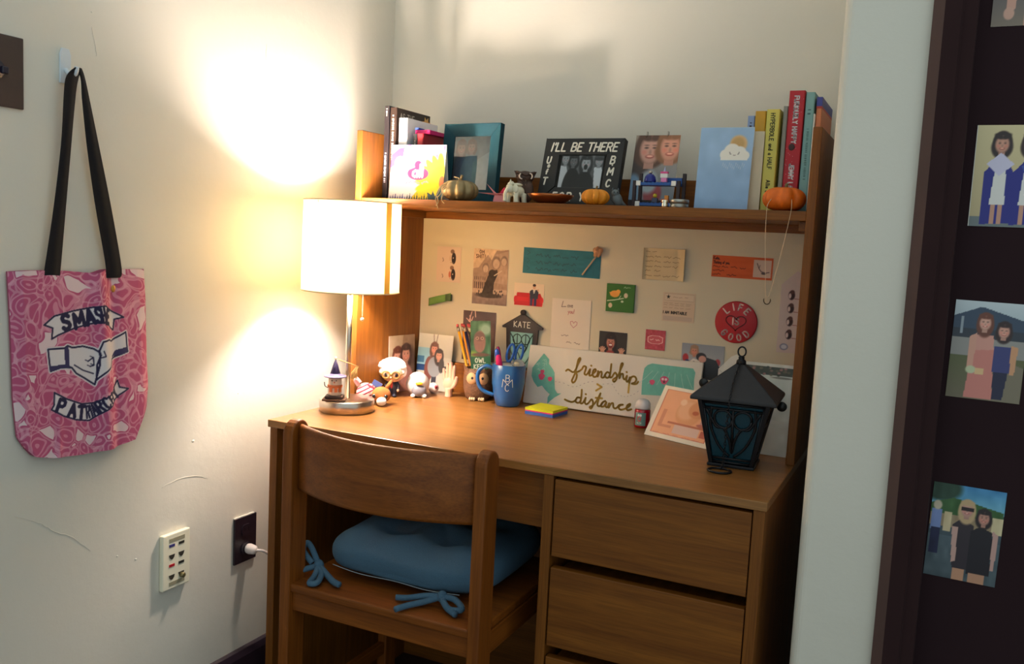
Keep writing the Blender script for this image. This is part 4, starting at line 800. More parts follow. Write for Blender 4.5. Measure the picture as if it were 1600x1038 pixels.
# ---- owl pot with pencils and bookmark
pt = thing('owl_pot', 'brown ceramic owl pot holding pencils', 'pot', (.240, .528, DZ), .42)
FEA = mat((104, 72, 50), .65, name='feathered_glaze', var=.8, scale=210, bump=1.0); FACE = mat((206, 164, 116), .55, name='tan_glaze')
MB().lathe([(0, 0), (.026, 0), (.031, .004), (.0375, .028), (.0385, .05), (.0365, .072), (.035, .082), (.0322, .0825), (.0335, .07), (.034, .03), (.028, .008), (0, .007)], 40).build('vessel', FEA, pt)
for sx in (-1, 1):
    m = MB(); m.add([(sx*.014, -.0315, .072), (sx*.034, -.018, .066), (sx*.0400, -.021, .0955), (sx*.018, -.024, .074), (sx*.031, -.012, .070)], [(0,1,2), (3,4,2), (0,3,2), (1,4,2), (0,1,4,3)]); m.build('ear_tuft', FEA, pt)
    e = MB().ell((sx*.0150, -.0330, .058), (.0145, .0065, .0155), 18, 10, rotm(0, 0, sx*.4)).build('eye_disc', FACE, pt); MB().ell((sx*.0130, -.0395, .060), (.0034, .0024, .0038), 10, 8).build('pupil', BLACKP, e)
MB().lathe([(.004, 0), (0, .010)], 8, (0, -.0385, .052), rotm(2.75, 0, 0)).build('beak', mat((190, 140, 70), .5, name='beak_glaze'), pt)
for sx in (-1, 1):
    m = MB()
    for k in (-1, 0, 1): m.ell((sx*.012+k*.0052, -.0315, .0048), (.0034, .007, .0046), 10, 8)
    m.build('feet', mat((216, 190, 150), .55, name='pale_feet'), pt)
def pencil(label, base, tip, colr, er=(196, 80, 80)):
    o = thing('pencil', label, 'pencil', base, 0, 'pencils in the owl pot'); B_ = Vector(base); v = Vector(tip)-B_; L = v.length; Mq = v.to_track_quat('Z', 'Y').to_matrix()
    o.rotation_euler = Mq.to_euler(); 
    MB().lathe([(0, 0), (.0036, .012), (.0036, L-.020)], 6).build('barrel', mat(colr, .4, name='pencil_lacquer'), o)
    MB().lathe([(.0038, L-.020), (.0038, L-.008), (.0036, L-.008)], 12).build('ferrule', mat((196, 190, 170), .3, .9, name='ferrule'), o); MB().lathe([(.0034, L-.008), (.0034, L-.001), (.0026, L), (0, L)], 12).build('eraser', mat(er, .8, name='eraser'), o)
px, py = .240, .528
for lab, dx, dy, tx, tz, c in (('bright yellow pencil, leftmost in the owl pot', -.016, .004, -.078, .948, (226, 166, 24)), ('orange yellow pencil second from the left in the owl pot', -.010, .012, -.069, .950, (216, 140, 30)), ('navy pencil in the middle of the owl pot', -.002, .008, -.060, .949, (34, 34, 74)),
                              ('black pencil leaning beside the navy one', .004, .014, -.051, .951, (26, 24, 26)), ('olive green pencil next to the bookmark', .008, .006, -.043, .950, (104, 92, 40)), ('dark brown pencil touching the bookmark', .012, .016, -.036, .953, (50, 36, 30))):
    pencil(lab, (px+dx, py+dy, DZ+.012), (px+tx, py+dy+.012, tz), c)
p = Pic(.052, .150, (56, 96, 62), .0010); p.grad(0, 1, (70, 104, 70), (40, 90, 64)).noise(16, 9); p.ell(.1, .6, .25, .08, (120, 150, 60), .6); p.ell(.75, .15, .3, .1, (150, 176, 150), .7)
p.ell(.45, .36, .30, .19, (140, 104, 92), .15); p.ell(.45, .27, .26, .08, (110, 80, 70), .3)
for e in (.33, .58): p.ell(e, .30, .09, .03, (176, 140, 120), .3); p.ell(e, .30, .035, .012, (30, 24, 20), .3)
for k in range(16): p.line([(.2+.03*k, .40), (.22+.028*k, .50)], .0005, (176, 130, 120) if k % 2 else (90, 66, 60))
p.ell(.5, .585, .45, .03, (104, 70, 60), .4); p.grad(.62, 1, (34, 92, 60), (30, 84, 60)); p.text('OWL', .22, .72, .075, .0011, (232, 232, 220)); p.text('KEEP', .16, .83, .075, .0011, (232, 232, 220))
bm_ = card('bookmark', 'green bookmark with owl picture and OWL KEEP lettering in the pot', 'bookmark', .052, .150, .0006, (.2500, .523, DZ+.055), -.0, .30, p, PRINT, roll=-.05)

# ---- blue college mug with pens
mg = thing('coffee_mug', 'blue ceramic mug with white letter monogram holding pens', 'mug', (.340, .500, DZ), .30)
BLUE = mat((22, 88, 152), .28, name='blue_glaze', var=.05, coat=.4)
MB().lathe([(0, 0), (.027, 0), (.030, .003), (.036, .025), (.0415, .060), (.0425, .104), (.0412, .1055), (.0398, .104), (.0385, .060), (.033, .025), (.027, .008), (0, .007)], 56).build('cup', BLUE, mg)
MB().lathe([(.0398, .1035), (.0395, .098), (.039, .085)], 56).build('white_lining', mat((216, 222, 230), .3, name='white_glaze'), mg)
MB().tube(smooth([(-.040, 0, .092), (-.058, -.002, .097), (-.075, -.004, .084), (-.078, -.005, .060), (-.066, -.004, .036), (-.036, -.001, .024)], 6), .0068, 12, flat=.75).build('handle', BLUE, mg)
def mugmap(a, b, t): 
    q = -math.pi/2+.10+a/.0418; r = .0422+.0006+t; return (r*math.cos(q), r*math.sin(q), b)
m = MB()
for ch_, x, z, s in (('B', -.0045, .0670, .0165), ('M', -.0130, .0530, .0190), ('C', -.0055, .0430, .0165)):
    wv_ = 1.65 if ch_ == 'M' else .9
    m.strokes([[(x+p_*s*wv_*1.1, z+q_*s) for p_, q_ in smooth([(a, b, 0) for a, b in S], 3)[0:0] or S] for S in stroke_text(ch_)], .0008, mugmap, .0002)
m.build('monogram', mat((222, 222, 214), .5, name='white_print'), mg)
def marker(name, label, cat, base, tip, r, c, capc=None):
    o = thing(name, label, cat, base, 0, 'pens in the blue mug'); v = Vector(tip)-Vector(base); L = v.length; o.rotation_euler = v.to_track_quat('Z', 'Y').to_euler()
    MB().lathe([(0, 0), (r*.7, .001), (r, .01), (r, L*.6)], 16).build('barrel', mat(c, .4, name='pen_plastic'), o); MB().lathe([(r*1.08, L*.6), (r*1.08, L-.012), (r*.9, L-.004), (r*.5, L), (0, L)], 16).build('cap', mat(capc or c, .35, name='pen_cap'), o)
marker('marker_pen', 'hot pink marker with rounded cap at the front of the mug', 'pen', (.336, .488, DZ+.016), (.3235, .468, .890), .0072, (214, 20, 110))
marker('marker_pen', 'dark magenta pen standing behind the pink marker', 'pen', (.330, .505, DZ+.016), (.300, .512, .905), .0050, (150, 16, 84))
marker('marker_pen', 'blue pen between the magenta and pink ones', 'pen', (.333, .494, DZ+.016), (.307, .490, .902), .0058, (40, 82, 176))
sc = thing('scissors', 'blue handled scissors standing in the mug', 'scissors', (.348, .520, DZ+.014), .3)
SB = mat((24, 90, 172), .35, name='blue_handle_plastic')
for s_, mx in ((-1, -.014), (1, .008)):
    P = [(mx+.0085*math.cos(q)+.004*math.sin(q), .002*s_, .118+.022*math.sin(q)) for q in [2*math.pi*k/24 for k in range(24)]]
    h_ = MB().tube(P, .0032, 8, closed=True).build('handle_loop', SB, sc); MB().box(mx*.5-.004, mx*.5+.004, .002*s_-.0008, .002*s_+.0008, .0, .098).build('blade', SILVER, h_)
gb_ = thing('glass_ball', 'clear glass ball resting on the mug rim', 'ball', (.371, .488, .858), 0)
gm, nt, N, L, b_ = nodes('clear_glass'); b_.inputs['Base Color'].default_value = (.9, .95, .93, 1); b_.inputs['Transmission Weight'].default_value = 1; b_.inputs['Roughness'].default_value = .06; b_.inputs['IOR'].default_value = 1.35
MB().ell((0, 0, .0095), (.0165, .0145, .0145), 24, 16).build('sphere', gm, gb_)
MB().ell((-.004, .002, .010), (.006, .005, .005), 12, 8).build('inclusion', mat((206, 196, 180), .5, name='milky_core'), gb_)

# ---- sticky notes
st_ = thing('sticky_notes', 'block of sticky notes in yellow, pink and blue layers', 'notepad', (.463, .465, DZ), -.10)
for z0, z1, c in ((0, .0075, (50, 96, 176)), (.0075, .0105, (216, 40, 110)), (.0105, .0165, (224, 226, 30))):
    MB().box(-.038, .038, -.038, .038, z0, z1).build('note_layer', mat(c, .8, name='sticky_paper', var=.03), st_)

# ---- canvas
cvs = thing('lettered_canvas', 'white canvas painted with gold friendship greater than distance lettering', 'canvas', (.358, .552, DZ+.002), 0)
ln = math.atan2(.03, .148); cvs.rotation_euler = (-ln, 0, 0)
MB().box(0, .452, 0, .0095, 0, .151).build('canvas_block', mat((226, 218, 206), .8, name='canvas_white', var=.03, scale=500, bump=.1), cvs, bevel=.0025)
fnc = lambda a, b, t: (a, -.0003-t, b); S_ = CANVAS_ART; sc4 = lambda P: [(a*1e-4, b*1e-4) for a, b in P]
GLD = mat((188, 150, 66), .45, .35, name='gold_paint', var=.2, scale=60); TEA = mat((108, 182, 168), .65, name='teal_paint', var=.22, scale=70); PNK = mat((206, 74, 116), .6, name='pink_paint')
def sm2(P, n=5): return [(a, b) for a, b, c in smooth([(a, b, 0) for a, b in P], n)]
for nm in ('teal1', 'teal2'): MB().prism(sc4(S_[nm]), fnc, 0, .0004).build('teal_map', TEA, cvs)
m = MB(); tl_ = sc4(S_['teal2'])
for k in range(7): a0 = .665+.012*k; m.strokes([[(a0, .125-.002*k), (a0+.012, .11), (a0+.03, .098)] if False else [(tl_[3][0]-.03+.014*k-.0, .118), (tl_[3][0]-.045+.018*k, .100), (tl_[3][0]-.06+.022*k, .085)]], .0005, fnc, .0007)
for k in range(14): x_ = .03+random.uniform(-.008, .02); z_ = random.uniform(.085, .115); m.strokes([[(x_, z_), (x_+.004, z_+.003), (x_+.006, z_-.002)]], .00045, fnc, .0007)
m.build('pale_line_drawing', mat((176, 214, 204), .65, name='pale_teal_ink'), cvs)
pk_ = sc4(S_['pinks'])
for (a, b), r in zip(pk_, (.0085, .006, .0055, .0065, .0100)): m = MB(); m.add([fnc(a+r*math.cos(q)*(1+.15*math.sin(3*q)), b+r*math.sin(q), .0008) for q in [2*math.pi*k/20 for k in range(20)]], [tuple(range(20))]); m.build('pink_blossom', PNK, cvs)
a, b = pk_[4]
for sx in (-1, 1): m = MB(); m.add([fnc(a+sx*.004+.003*math.cos(q), b+.0025+.003*math.sin(q), .0011) for q in [2*math.pi*k/12 for k in range(12)]], [tuple(range(12))]); m.build('owl_eye', mat((235, 225, 225), .6, name='eye_paint'), cvs)
m = MB(); m.add([fnc(a+.0025*math.cos(q), b-.004+.0025*math.sin(q), .0011) for q in [2*math.pi*k/10 for k in range(10)]], [tuple(range(10))]); m.build('owl_beak', BLACKP, cvs)
m = MB()
for P in S_['friend']:
    Q = sm2(sc4(P), 5) if len(P) > 3 else sc4(P); m.strokes(Q and [Q], .0025, fnc, .0006)
m.build('gold_lettering', GLD, cvs)
m = MB()
for P in S_['dash']:
    Q = sm2(sc4(P), 6)
    for k in range(0, len(Q)-2, 3): m.strokes([Q[k:k+2]], .00045, fnc, .0005)
m.build('pencil_dashes', mat((150, 138, 142), .8, name='pencil_grey'), cvs)

# ---- hand sanitiser bottle
sb = thing('sanitizer_bottle', 'small red gel bottle with white cap standing before the canvas', 'bottle', (.704, .466, DZ), .1)
MB().lathe([(0, 0), (.0165, 0), (.0185, .002), (.0185, .040), (.0165, .043), (0, .043)], 32).build('bottle', mat((168, 10, 28), .2, name='red_gel', coat=.6), sb)
MB().lathe([(.0170, .0432), (.0178, .046), (.0170, .056), (.0125, .0635), (.006, .066), (0, .0665)], 32).build('cap', mat((222, 214, 212), .3, name='white_cap', coat=.4), sb)
m = MB(); a0, a1 = -2.35, -.95; r = .0188; n = 14
m.add([(r*math.cos(a0+(a1-a0)*k/n), r*math.sin(a0+(a1-a0)*k/n), z) for z in (.006, .036) for k in range(n+1)], [(k, k+1, n+2+k, n+1+k) for k in range(n)], True); lb = m.build('label', mat((116, 150, 140), .5, name='grey_green_label'), sb)
rr = .0191
def lab(a, b): q = -1.75+a/rr; return (rr*math.cos(q), rr*math.sin(q), b)
for (a, b, r1, r2, c) in ((0, .022, .005, .007, (206, 84, 84)), (-.002, .030, .0026, .003, (240, 240, 235)), (.003, .030, .0026, .003, (240, 240, 235)), (0, .012, .006, .0018, (220, 216, 206))):
    MB().add([lab(a+r1*math.cos(q), b+r2*math.sin(q)) for q in [2*math.pi*k/16 for k in range(16)]], [tuple(range(16))]).build('label_picture', mat(c, .5, name='label_ink'), lb)

# ---- peach tent card
p = Pic(.166, .125, (240, 226, 206)); p.rect(.07, .06, .94, .92, (206, 120, 96)); p.rect(.085, .075, .925, .905, (238, 172, 132)); p.noise(2, 8)
p.grad(.075, .2, (232, 160, 116), (236, 168, 126)) if False else None
p.ell(.54, .44, .20, .25, (226, 160, 116), .12); p.ell(.50, .40, .14, .18, (236, 178, 138), .35); p.ell(.40, .26, .05, .06, (246, 204, 170), .4); p.ell(.66, .36, .14, .16, (220, 150, 104), .2); p.ell(.64, .42, .05, .04, (190, 96, 60), .4)
p.rect(.28, .66, .90, .70, (196, 112, 84)); p.rect(.40, .70, .80, .86, (226, 190, 176)); p.rect(.14, .45, .20, .76, (214, 142, 110)); p.rect(.15, .74, .36, .78, (214, 142, 110)); p.ell(.79, .42, .05, .07, (224, 182, 170), .3); p.rect(.765, .48, .81, .62, (206, 156, 146)); p.ell(.80, .63, .08, .03, (190, 110, 96), .3); p.rect(.82, .72, .92, .84, (200, 104, 84))
p.scribble(.12, .9, .90, .012, (214, 130, 110), .0005, 5)
pe = card('tent_card', 'peach coloured landscape card with white border leaning back on the desk', 'card', .166, .125, .0012, (.8105, .3605, DZ+.0003), .565, -.375, p, PAPERPRINT); flap(pe, .166, .125, .55)

# ---- black metal lantern
lt = thing('metal_lantern', 'black metal lantern with pyramid roof and teal glass', 'lantern', (.962, .245, DZ), .06)
b0, b1, hb = .042, .068, .132          # half widths bottom / top, body height
MB().box(-b0-.003, b0+.003, -b0-.003, b0+.003, 0, .006).build('base_plate', BLACKM, lt, bevel=.0015)
for sx in (-1, 1):
    for sy in (-1, 1):
        m = MB(); e = .008; 
        m.add([(sx*b0, sy*b0, .004), (sx*(b0-e), sy*b0, .004), (sx*(b0-e), sy*(b0-e), .004), (sx*b0, sy*(b0-e), .004), (sx*b1, sy*b1, hb), (sx*(b1-e), sy*b1, hb), (sx*(b1-e), sy*(b1-e), hb), (sx*b1, sy*(b1-e), hb)], [(0,1,2,3), (4,5,6,7), (0,1,5,4), (1,2,6,5), (2,3,7,6), (3,0,4,7)]); m.build('corner_post', BLACKM, lt, bevel=.0008)
gm2, nt, N, L, b_ = nodes('teal_lantern_glass'); b_.inputs['Base Color'].default_value = (*lin((20, 72, 88)), 1); b_.inputs['Transmission Weight'].default_value = .3; b_.inputs['Roughness'].default_value = .25
for k in range(4):
    R_ = Matrix.Rotation(k*math.pi/2, 3, 'Z')
    def sf(a, b, t, R_=R_):   # a across (-1..1), b height 0..1
        w = b0+(b1-b0)*b; return R_ @ Vector((a*w, -(w-.004)-t, .004+b*(hb-.004)))
    g_ = MB().add([sf(-.92, .04, -.003), sf(.92, .04, -.003), sf(.92, .97, -.003), sf(-.92, .97, -.003)], [(0,1,2,3)]).build('glass_pane', gm2, lt)
    m = MB(); bars = [[(-.92, .04), (.92, .04)], [(-.92, .10), (.92, .10)], [(-.9, .96), (.9, .96)], [(-.9, .88), (.9, .88)], [(-.86, .04), (-.86, .95)], [(.86, .04), (.86, .95)]]
    def arcp(cx_, cy_, rx_, ry_, a0_, a1_): return [(cx_+rx_*math.cos(math.radians(a0_+(a1_-a0_)*i/14)), cy_+ry_*math.sin(math.radians(a0_+(a1_-a0_)*i/14))) for i in range(15)]
    bars += [arcp(-.30, .72, .28, .14, 0, 360), arcp(.30, .72, .28, .14, 0, 360), sm2([(-.8, .86), (-.55, .60), (-.30, .58), (-.1, .40), (0, .20), (.1, .40), (.30, .58), (.55, .60), (.8, .86)], 4), sm2([(-.62, .9), (-.72, .6), (-.5, .3), (-.1, .14)], 5), sm2([(.62, .9), (.72, .6), (.5, .3), (.1, .14)], 5), [(0, .2), (0, .9)]]
    for bl in bars: m.tube([sf(a, b, -.0005) for a, b in bl], .0026, 6)
    m.build('fretwork', BLACKM, g_)
RM = mat((40, 38, 40), .55, .2, name='dark_metal_roof', var=.25, scale=50)
e1, zr = .0805, hb
m = MB(); m.add([(-e1, -e1, zr), (e1, -e1, zr), (e1, e1, zr), (-e1, e1, zr), (-e1, -e1, zr+.007), (e1, -e1, zr+.007), (e1, e1, zr+.007), (-e1, e1, zr+.007), (-.010, -.010, zr+.066), (.010, -.010, zr+.066), (.010, .010, zr+.066), (-.010, .010, zr+.066)],
    [(3,2,1,0), (0,1,5,4), (1,2,6,5), (2,3,7,6), (3,0,4,7), (4,5,9,8), (5,6,10,9), (6,7,11,10), (7,4,8,11), (8,9,10,11)]); m.build('roof', RM, lt, bevel=.002)
MB().lathe([(.010, zr+.065), (.009, zr+.073), (.0055, zr+.076), (.006, zr+.080), (0, zr+.083)], 16).build('finial', BLACKM, lt)
MB().tube([(.0075*math.cos(q), .0, zr+.0905+.0095*math.sin(q)) for q in [2*math.pi*k/20 for k in range(20)]], .0016, 6, closed=True).build('hanging_ring', BLACKM, lt)
chn = MB().tube([(.0042*math.cos(q), -.006-.003*math.sin(q), zr+.078+.005*math.sin(q)) for q in [2*math.pi*k/12 for k in range(12)]], .0010, 5, closed=True).build('chain', BLACKM, lt)
path = smooth([(.0, -.012, zr+.072), (-.002, -.035, zr+.056), (-.004, -.060, zr+.035), (-.004, -.092, zr+.008), (-.005, -.0905, zr-.02), (-.008, -.080, .07), (-.010, -.066, .03), (-.012, -.062, .008), (-.014, -.068, .003)], 6)
for i in range(0, len(path)-1):
    c_ = (Vector(path[i])+Vector(path[i+1]))/2; t_ = (Vector(path[i+1])-Vector(path[i])); l_ = max(.0035, t_.length*.62); t_.normalize(); s1 = t_.cross(Vector((1, 0, 0)) if i % 2 else Vector((.2, 1, .3))); s1.normalize()
    MB().tube([c_+t_*l_*math.cos(q)+s1*.0021*math.sin(q) for q in [2*math.pi*k/10 for k in range(10)]], .0008, 5, closed=True).build('link', BLACKM, chn)
MB().tube([(-.014+.0215*math.cos(q), -.084+.019*math.sin(q), .0022) for q in [2*math.pi*k/28 for k in range(28)]], .0021, 8, closed=True).build('pull_ring', BLACKM, lt)
for (x_, y_, z_) in ((-.080, .062, zr+.012), (.080, .030, zr-.014)): MB().lathe([(0, -.0015), (.009, -.0015), (.010, 0), (.009, .0015), (0, .0015)], 20, (x_, y_, z_), rotm(math.pi/2, 0, 0)).build('round_tab', mat((30, 32, 32), .3, .4, name='dark_round_tab'), lt)

# ---- winter landscape card behind the lantern, white envelope on the rail
p = Pic(.108, .192, (206, 214, 208)); p.grad(0, 1, (196, 206, 198), (186, 196, 196)); p.rect(0, .0, 1, .035, (206, 204, 194)); p.rect(0, .035, 1, .13, (58, 62, 46)); p.noise(6, 10)
for k in range(30): p.ell(RNG.uniform(0, 1), RNG.uniform(.04, .125), .03, .012, [(44, 50, 36), (150, 104, 96), (88, 84, 62), (120, 96, 84)][k % 4], .6)
p.ell(.75, .15, .2, .012, (120, 120, 110), .5); p.ell(.62, .30, .05, .02, (90, 96, 86), .6); p.line([(.62, .3), (.62, .34)], .0006, (70, 70, 66)); p.ell(.4, .56, .3, .02, (190, 198, 196), .7); p.ell(.7, .64, .25, .02, (196, 202, 200), .7)
ws = card('landscape_card', 'tall snowy landscape card standing behind the black lantern', 'card', .108, .192, .0010, (.9905, .360, DZ+.0003), .30, .0, p, PRINT); flap(ws, .108, .192, .28)
en = thing('envelope', 'white envelope with pointed flap on the rail behind the lantern', 'envelope', (.888, .573, DH+.0003), 0)
MB().prism([(-.040, 0), (.040, 0), (.040, .145), (.0, .178), (-.012, .172), (-.040, .140)], lambda a, b, t: (a, t+.0*b, b), -.0008, .0008).build('paper', WHITEP, en); MB().strokes([[(-.040, .14), (0, .11), (.04, .145)]], .0005, lambda a, b, t: (a, -.0012, b)).build('flap_edge', mat((200, 196, 186), .8, name='paper_shade'), en)

# ================================================================== THINGS STUCK ON THE BACK BOARD
def stuck(name, label, cat, x0, x1, z0, z1, t=.0006, pic=None, pm=None, body=None, roll=0, group=None, bevel=0):
    return card(name, label, cat, x1-x0, z1-z0, t, ((x0+x1)/2, YP-t/2-.0004, z0), 0, 0, pic, pm or PAPERPRINT, body, group, roll, bevel)
def stuckpic(x0, x1, z0, z1, bg, res=.0010): return Pic(x1-x0, z1-z0, bg, res)
# penguin sheet
b = (.064, .138, 1.054, 1.149); p = stuckpic(*b, (214, 190, 172))
for v in (.32, .78):
    p.ell(.64, v-.19, .08, .06, (128, 96, 80), .3); p.ell(.70, v, .09, .16, (36, 24, 30), .15); p.ell(.68, v-.01, .02, .02, (220, 200, 190), .4); p.ell(.56, v, .05, .09, (190, 104, 80) if v > .5 else (206, 176, 156), .4); p.line([(.24, v), (.28, v+.07), (.25, v+.1)], .0009, (120, 100, 90)); p.line([(.56, v+.12), (.7, v+.13)], .0006, (150, 120, 100))
stuck('sticker_sheet', 'faded pink sticker sheet with two penguins at upper left of the board', 'paper', *b[:2], *b[2:], pic=p, body=mat((214, 190, 172), .7, name='pink_sheet'))
# sepia postcard
b = (.1765, .279, 1.0025, 1.149); p = stuckpic(*b, (206, 176, 146), .0008); p.grad(0, 1, (214, 184, 152), (176, 150, 134))
p.poly([(.0, .36), (.16, .34), (.28, .22), (.42, .10), (.52, .20), (.66, .02), (.8, .02), (1, 0), (1, .72), (0, .72)], (160, 132, 116)); p.poly([(.62, .1), (1, .02), (1, .62), (.62, .6)], (176, 148, 130))
for u, v, r in ((.36, .34, .10), (.66, .24, .13), (.88, .2, .1)): p.ell(u, v, r, r*.9, (128, 104, 94), .2); p.ell(u, v+.02, r*.75, r*.68, (190, 162, 142), .2)
for k in range(6): p.rect(.04+.06*k, .60, .07+.06*k, .72, (84, 64, 60)); p.rect(.04+.06*k, .5, .065+.06*k, .56, (110, 88, 80))
p.grad(.80, 1, (150, 126, 116), (126, 104, 98)); p.poly([(.44, .48), (.56, .38), (.70, .36), (.72, .44), (.62, .60), (.60, .84), (.26, .84), (.34, .66)], (52, 40, 40)); p.ell(.56, .44, .11, .075, (40, 30, 30), .2); p.line([(.62, .47), (.82, .38)], .0016, (200, 180, 164)); p.ell(.48, .84, .36, .04, (58, 46, 44), .4); p.noise(8, 22)
for k in range(24): p.ell(RNG.uniform(.1, .9), RNG.uniform(.74, .84), .02, .02, (60, 48, 46), .5)
p.text('OH', .17, .085, .060, .0009, (74, 40, 30), .35); p.text('SHIT!', .07, .165, .060, .0009, (74, 40, 30), .28)
stuck('postcard', 'sepia postcard reading OH SHIT with wrecked engine outside a building', 'postcard', *b[:2], *b[2:], t=.0008, pic=p)
# teal note with rose
b = (.321, .533, 1.0915, 1.158); p = stuckpic(*b, (24, 108, 128)); p.noise(4, 12)
for k, v in enumerate((.28, .55, .80)): p.scribble(.17, .74, v, .08, (16, 62, 80), .0007, 5)
for v in (.2, .5, .8): p.line([(.05, v-.08), (.09, v), (.05, v+.08)], .0005, (18, 74, 92))
stuck('teal_note', 'long teal paper strip with dark handwriting', 'note', *b[:2], *b[2:], pic=p, body=mat((24, 108, 128), .8, name='teal_paper'), roll=.012)
rs = thing('wooden_rose', 'pale dried rose on a thin stick over the teal strip', 'ornament', (.488, YP-.006, 1.098), 0)
MB().tube([(0, 0, 0), (.036, -.004, .048)], .0021, 8).build('stick', mat((206, 178, 150), .8, name='bare_twig'), rs)
m = MB()
for k in range(11):
    a = 2.4*k; r = .0028*math.sqrt(k); M_ = rotm(.5*math.sin(a), .4, a); m.ell((.040+r*math.cos(a), -.007-.0015*math.cos(k), .060+r*math.sin(a)), (.0056, .0042, .0068), 10, 8, M_)
m.build('bud', mat((190, 140, 104), .8, name='dried_petals', var=.25, scale=150), rs); m = MB(); m.ell((.034, -.005, .051), (.0055, .0045, .006)); m.build('calyx', mat((150, 116, 82), .8, name='dry_calyx'), rs)
# green clip
gc = thing('green_clip', 'curled green paper clip sticking out at the left of the board', 'clip', (.045, YP-.001, .990), 0)
m = MB(); n = 12; vs = []
for i in range(n+1):
    u = i/n; bulge = .010*math.sin(math.pi*min(1, u*1.15)) if u < .87 else .004
    for s_ in (-1, 1): vs.append((.070*u, -.003-bulge, .006+.020*u+s_*(.0105-.001*u)))
m.add(vs, [(2*i, 2*i+1, 2*i+3, 2*i+2) for i in range(n)], True).build('strip', mat((104, 142, 68), .7, name='green_paper', var=.1), gc, solid=.0012)
MB().box(.056, .072, -.012, -.002, .014, .032).build('clamp', mat((60, 88, 44), .6, name='dark_green'), gc, bevel=.001)
# red sofa card
b = (.300, .385, 1.008, 1.0665); p = stuckpic(*b, (224, 200, 174)); p.ell(.5, .3, .6, .4, (228, 206, 182), .6)
p.poly([(.08, .60), (.10, .42), (.88, .42), (.94, .60), (.98, .66), (.96, 1), (.02, 1), (0, .66)], (186, 24, 36)); p.rect(.10, .62, .50, .80, (206, 36, 46)); p.ell(.06, .72, .06, .14, (200, 30, 40), .2); p.ell(.93, .72, .06, .14, (200, 30, 40), .2)
p.ell(.67, .14, .05, .11, (214, 168, 140), .2); p.ell(.67, .07, .055, .06, (60, 40, 36), .2); p.poly([(.52, .34), (.60, .26), (.76, .26), (.82, .36), (.80, .66), (.54, .68)], (52, 54, 72)); p.poly([(.63, .26), (.71, .26), (.67, .50)], (236, 230, 222)); p.rect(.66, .28, .68, .52, (30, 30, 36)); p.rect(.55, .66, .63, .98, (52, 56, 96)); p.rect(.68, .66, .76, .98, (52, 56, 96)); p.ell(.80, .28, .025, .06, (214, 168, 140), .3)
stuck('sofa_card', 'small card showing a suited man on a red sofa', 'card', *b[:2], *b[2:], t=.0010, pic=p)
# dark photo
b = (.153, .251, .850, .9825); p = stuckpic(*b, (66, 40, 40)); p.noise(8, 8)
for L_ in ([(.18, .22), (.26, .02)], [(.10, .16), (.24, .24), (.30, .12)], [(.2, .1), (.24, .24), (.2, .5)], [(.36, .0), (.38, .12)], [(.24, .24), (.34, .3)]): p.line(L_, .0012, (220, 176, 160))
p.ell(.75, .55, .25, .3, (90, 60, 50), .6)
stuck('dark_photo', 'dark photo of bare branches pinned behind the pencils', 'photo', *b[:2], *b[2:], pic=p, pm=PRINT)
# wooden KATE lantern sign standing on the lower rail
ks = thing('name_sign', 'black flat wooden lantern shaped name sign behind the mug', 'sign', (.332, .5870, DH+.0803), 0)
BW = mat((34, 26, 30), .55, name='black_stained_wood', var=.15)
fs_ = lambda a, b, t: (a, t, b)
MB().prism([(-.040, 0), (.040, 0), (.046, .108), (.057, .109), (.058, .114), (.004, .146), (-.004, .146), (-.058, .112), (-.057, .107), (-.046, .107)], fs_, -.003, .003).build('board', BW, ks, bevel=.0006)
MB().lathe([(0, -.003), (.0075, -.003), (.0075, .003), (0, .003)], 20, (0, 0, .150), rotm(math.pi/2, 0, 0)).build('finial', BW, ks)
MB().prism([(-.028, .008), (.028, .008), (.033, .098), (-.033, .098)], fs_, -.0036, -.003).build('teal_panel', mat((120, 168, 164), .6, name='pale_teal_paint', var=.12, scale=60), ks)
m = MB(); fr = [[(-.028, .008), (-.033, .098)], [(.028, .008), (.033, .098)], [(-.012+.012*math.cos(q), .080+.013*math.sin(q)) for q in [math.radians(a) for a in range(0, 361, 24)]], [(.012+.012*math.cos(q), .080+.013*math.sin(q)) for q in [math.radians(a) for a in range(0, 361, 24)]],
    sm2([(-.032, .094), (-.022, .078), (-.016, .058), (-.004, .036), (0, .012)], 4), sm2([(.032, .094), (.022, .078), (.016, .058), (.004, .036), (0, .012)], 4), sm2([(-.014, .058), (-.010, .064), (0, .056), (.010, .064), (.014, .058), (.006, .042), (0, .034)], 4), sm2([(-.030, .05), (-.02, .028), (-.006, .010)], 4), sm2([(.030, .05), (.02, .028), (.006, .010)], 4), [(-.012, .094), (-.012, .068)], [(.012, .094), (.012, .068)]]
m.strokes(fr, .0014, lambda a, b, t: (a, -.0040-t, b)).build('fretwork', mat((22, 52, 46), .55, name='dark_green_scroll'), ks)
m = MB(); m.strokes([[(-.0235+(a)*.0150, .1115+b*.0145) for a, b in S] for S in stroke_text('KATE', .27)], .0010, lambda a, b, t: (a, -.0034-t, b)).build('lettering', mat((214, 214, 206), .7, name='chalk_white'), ks)
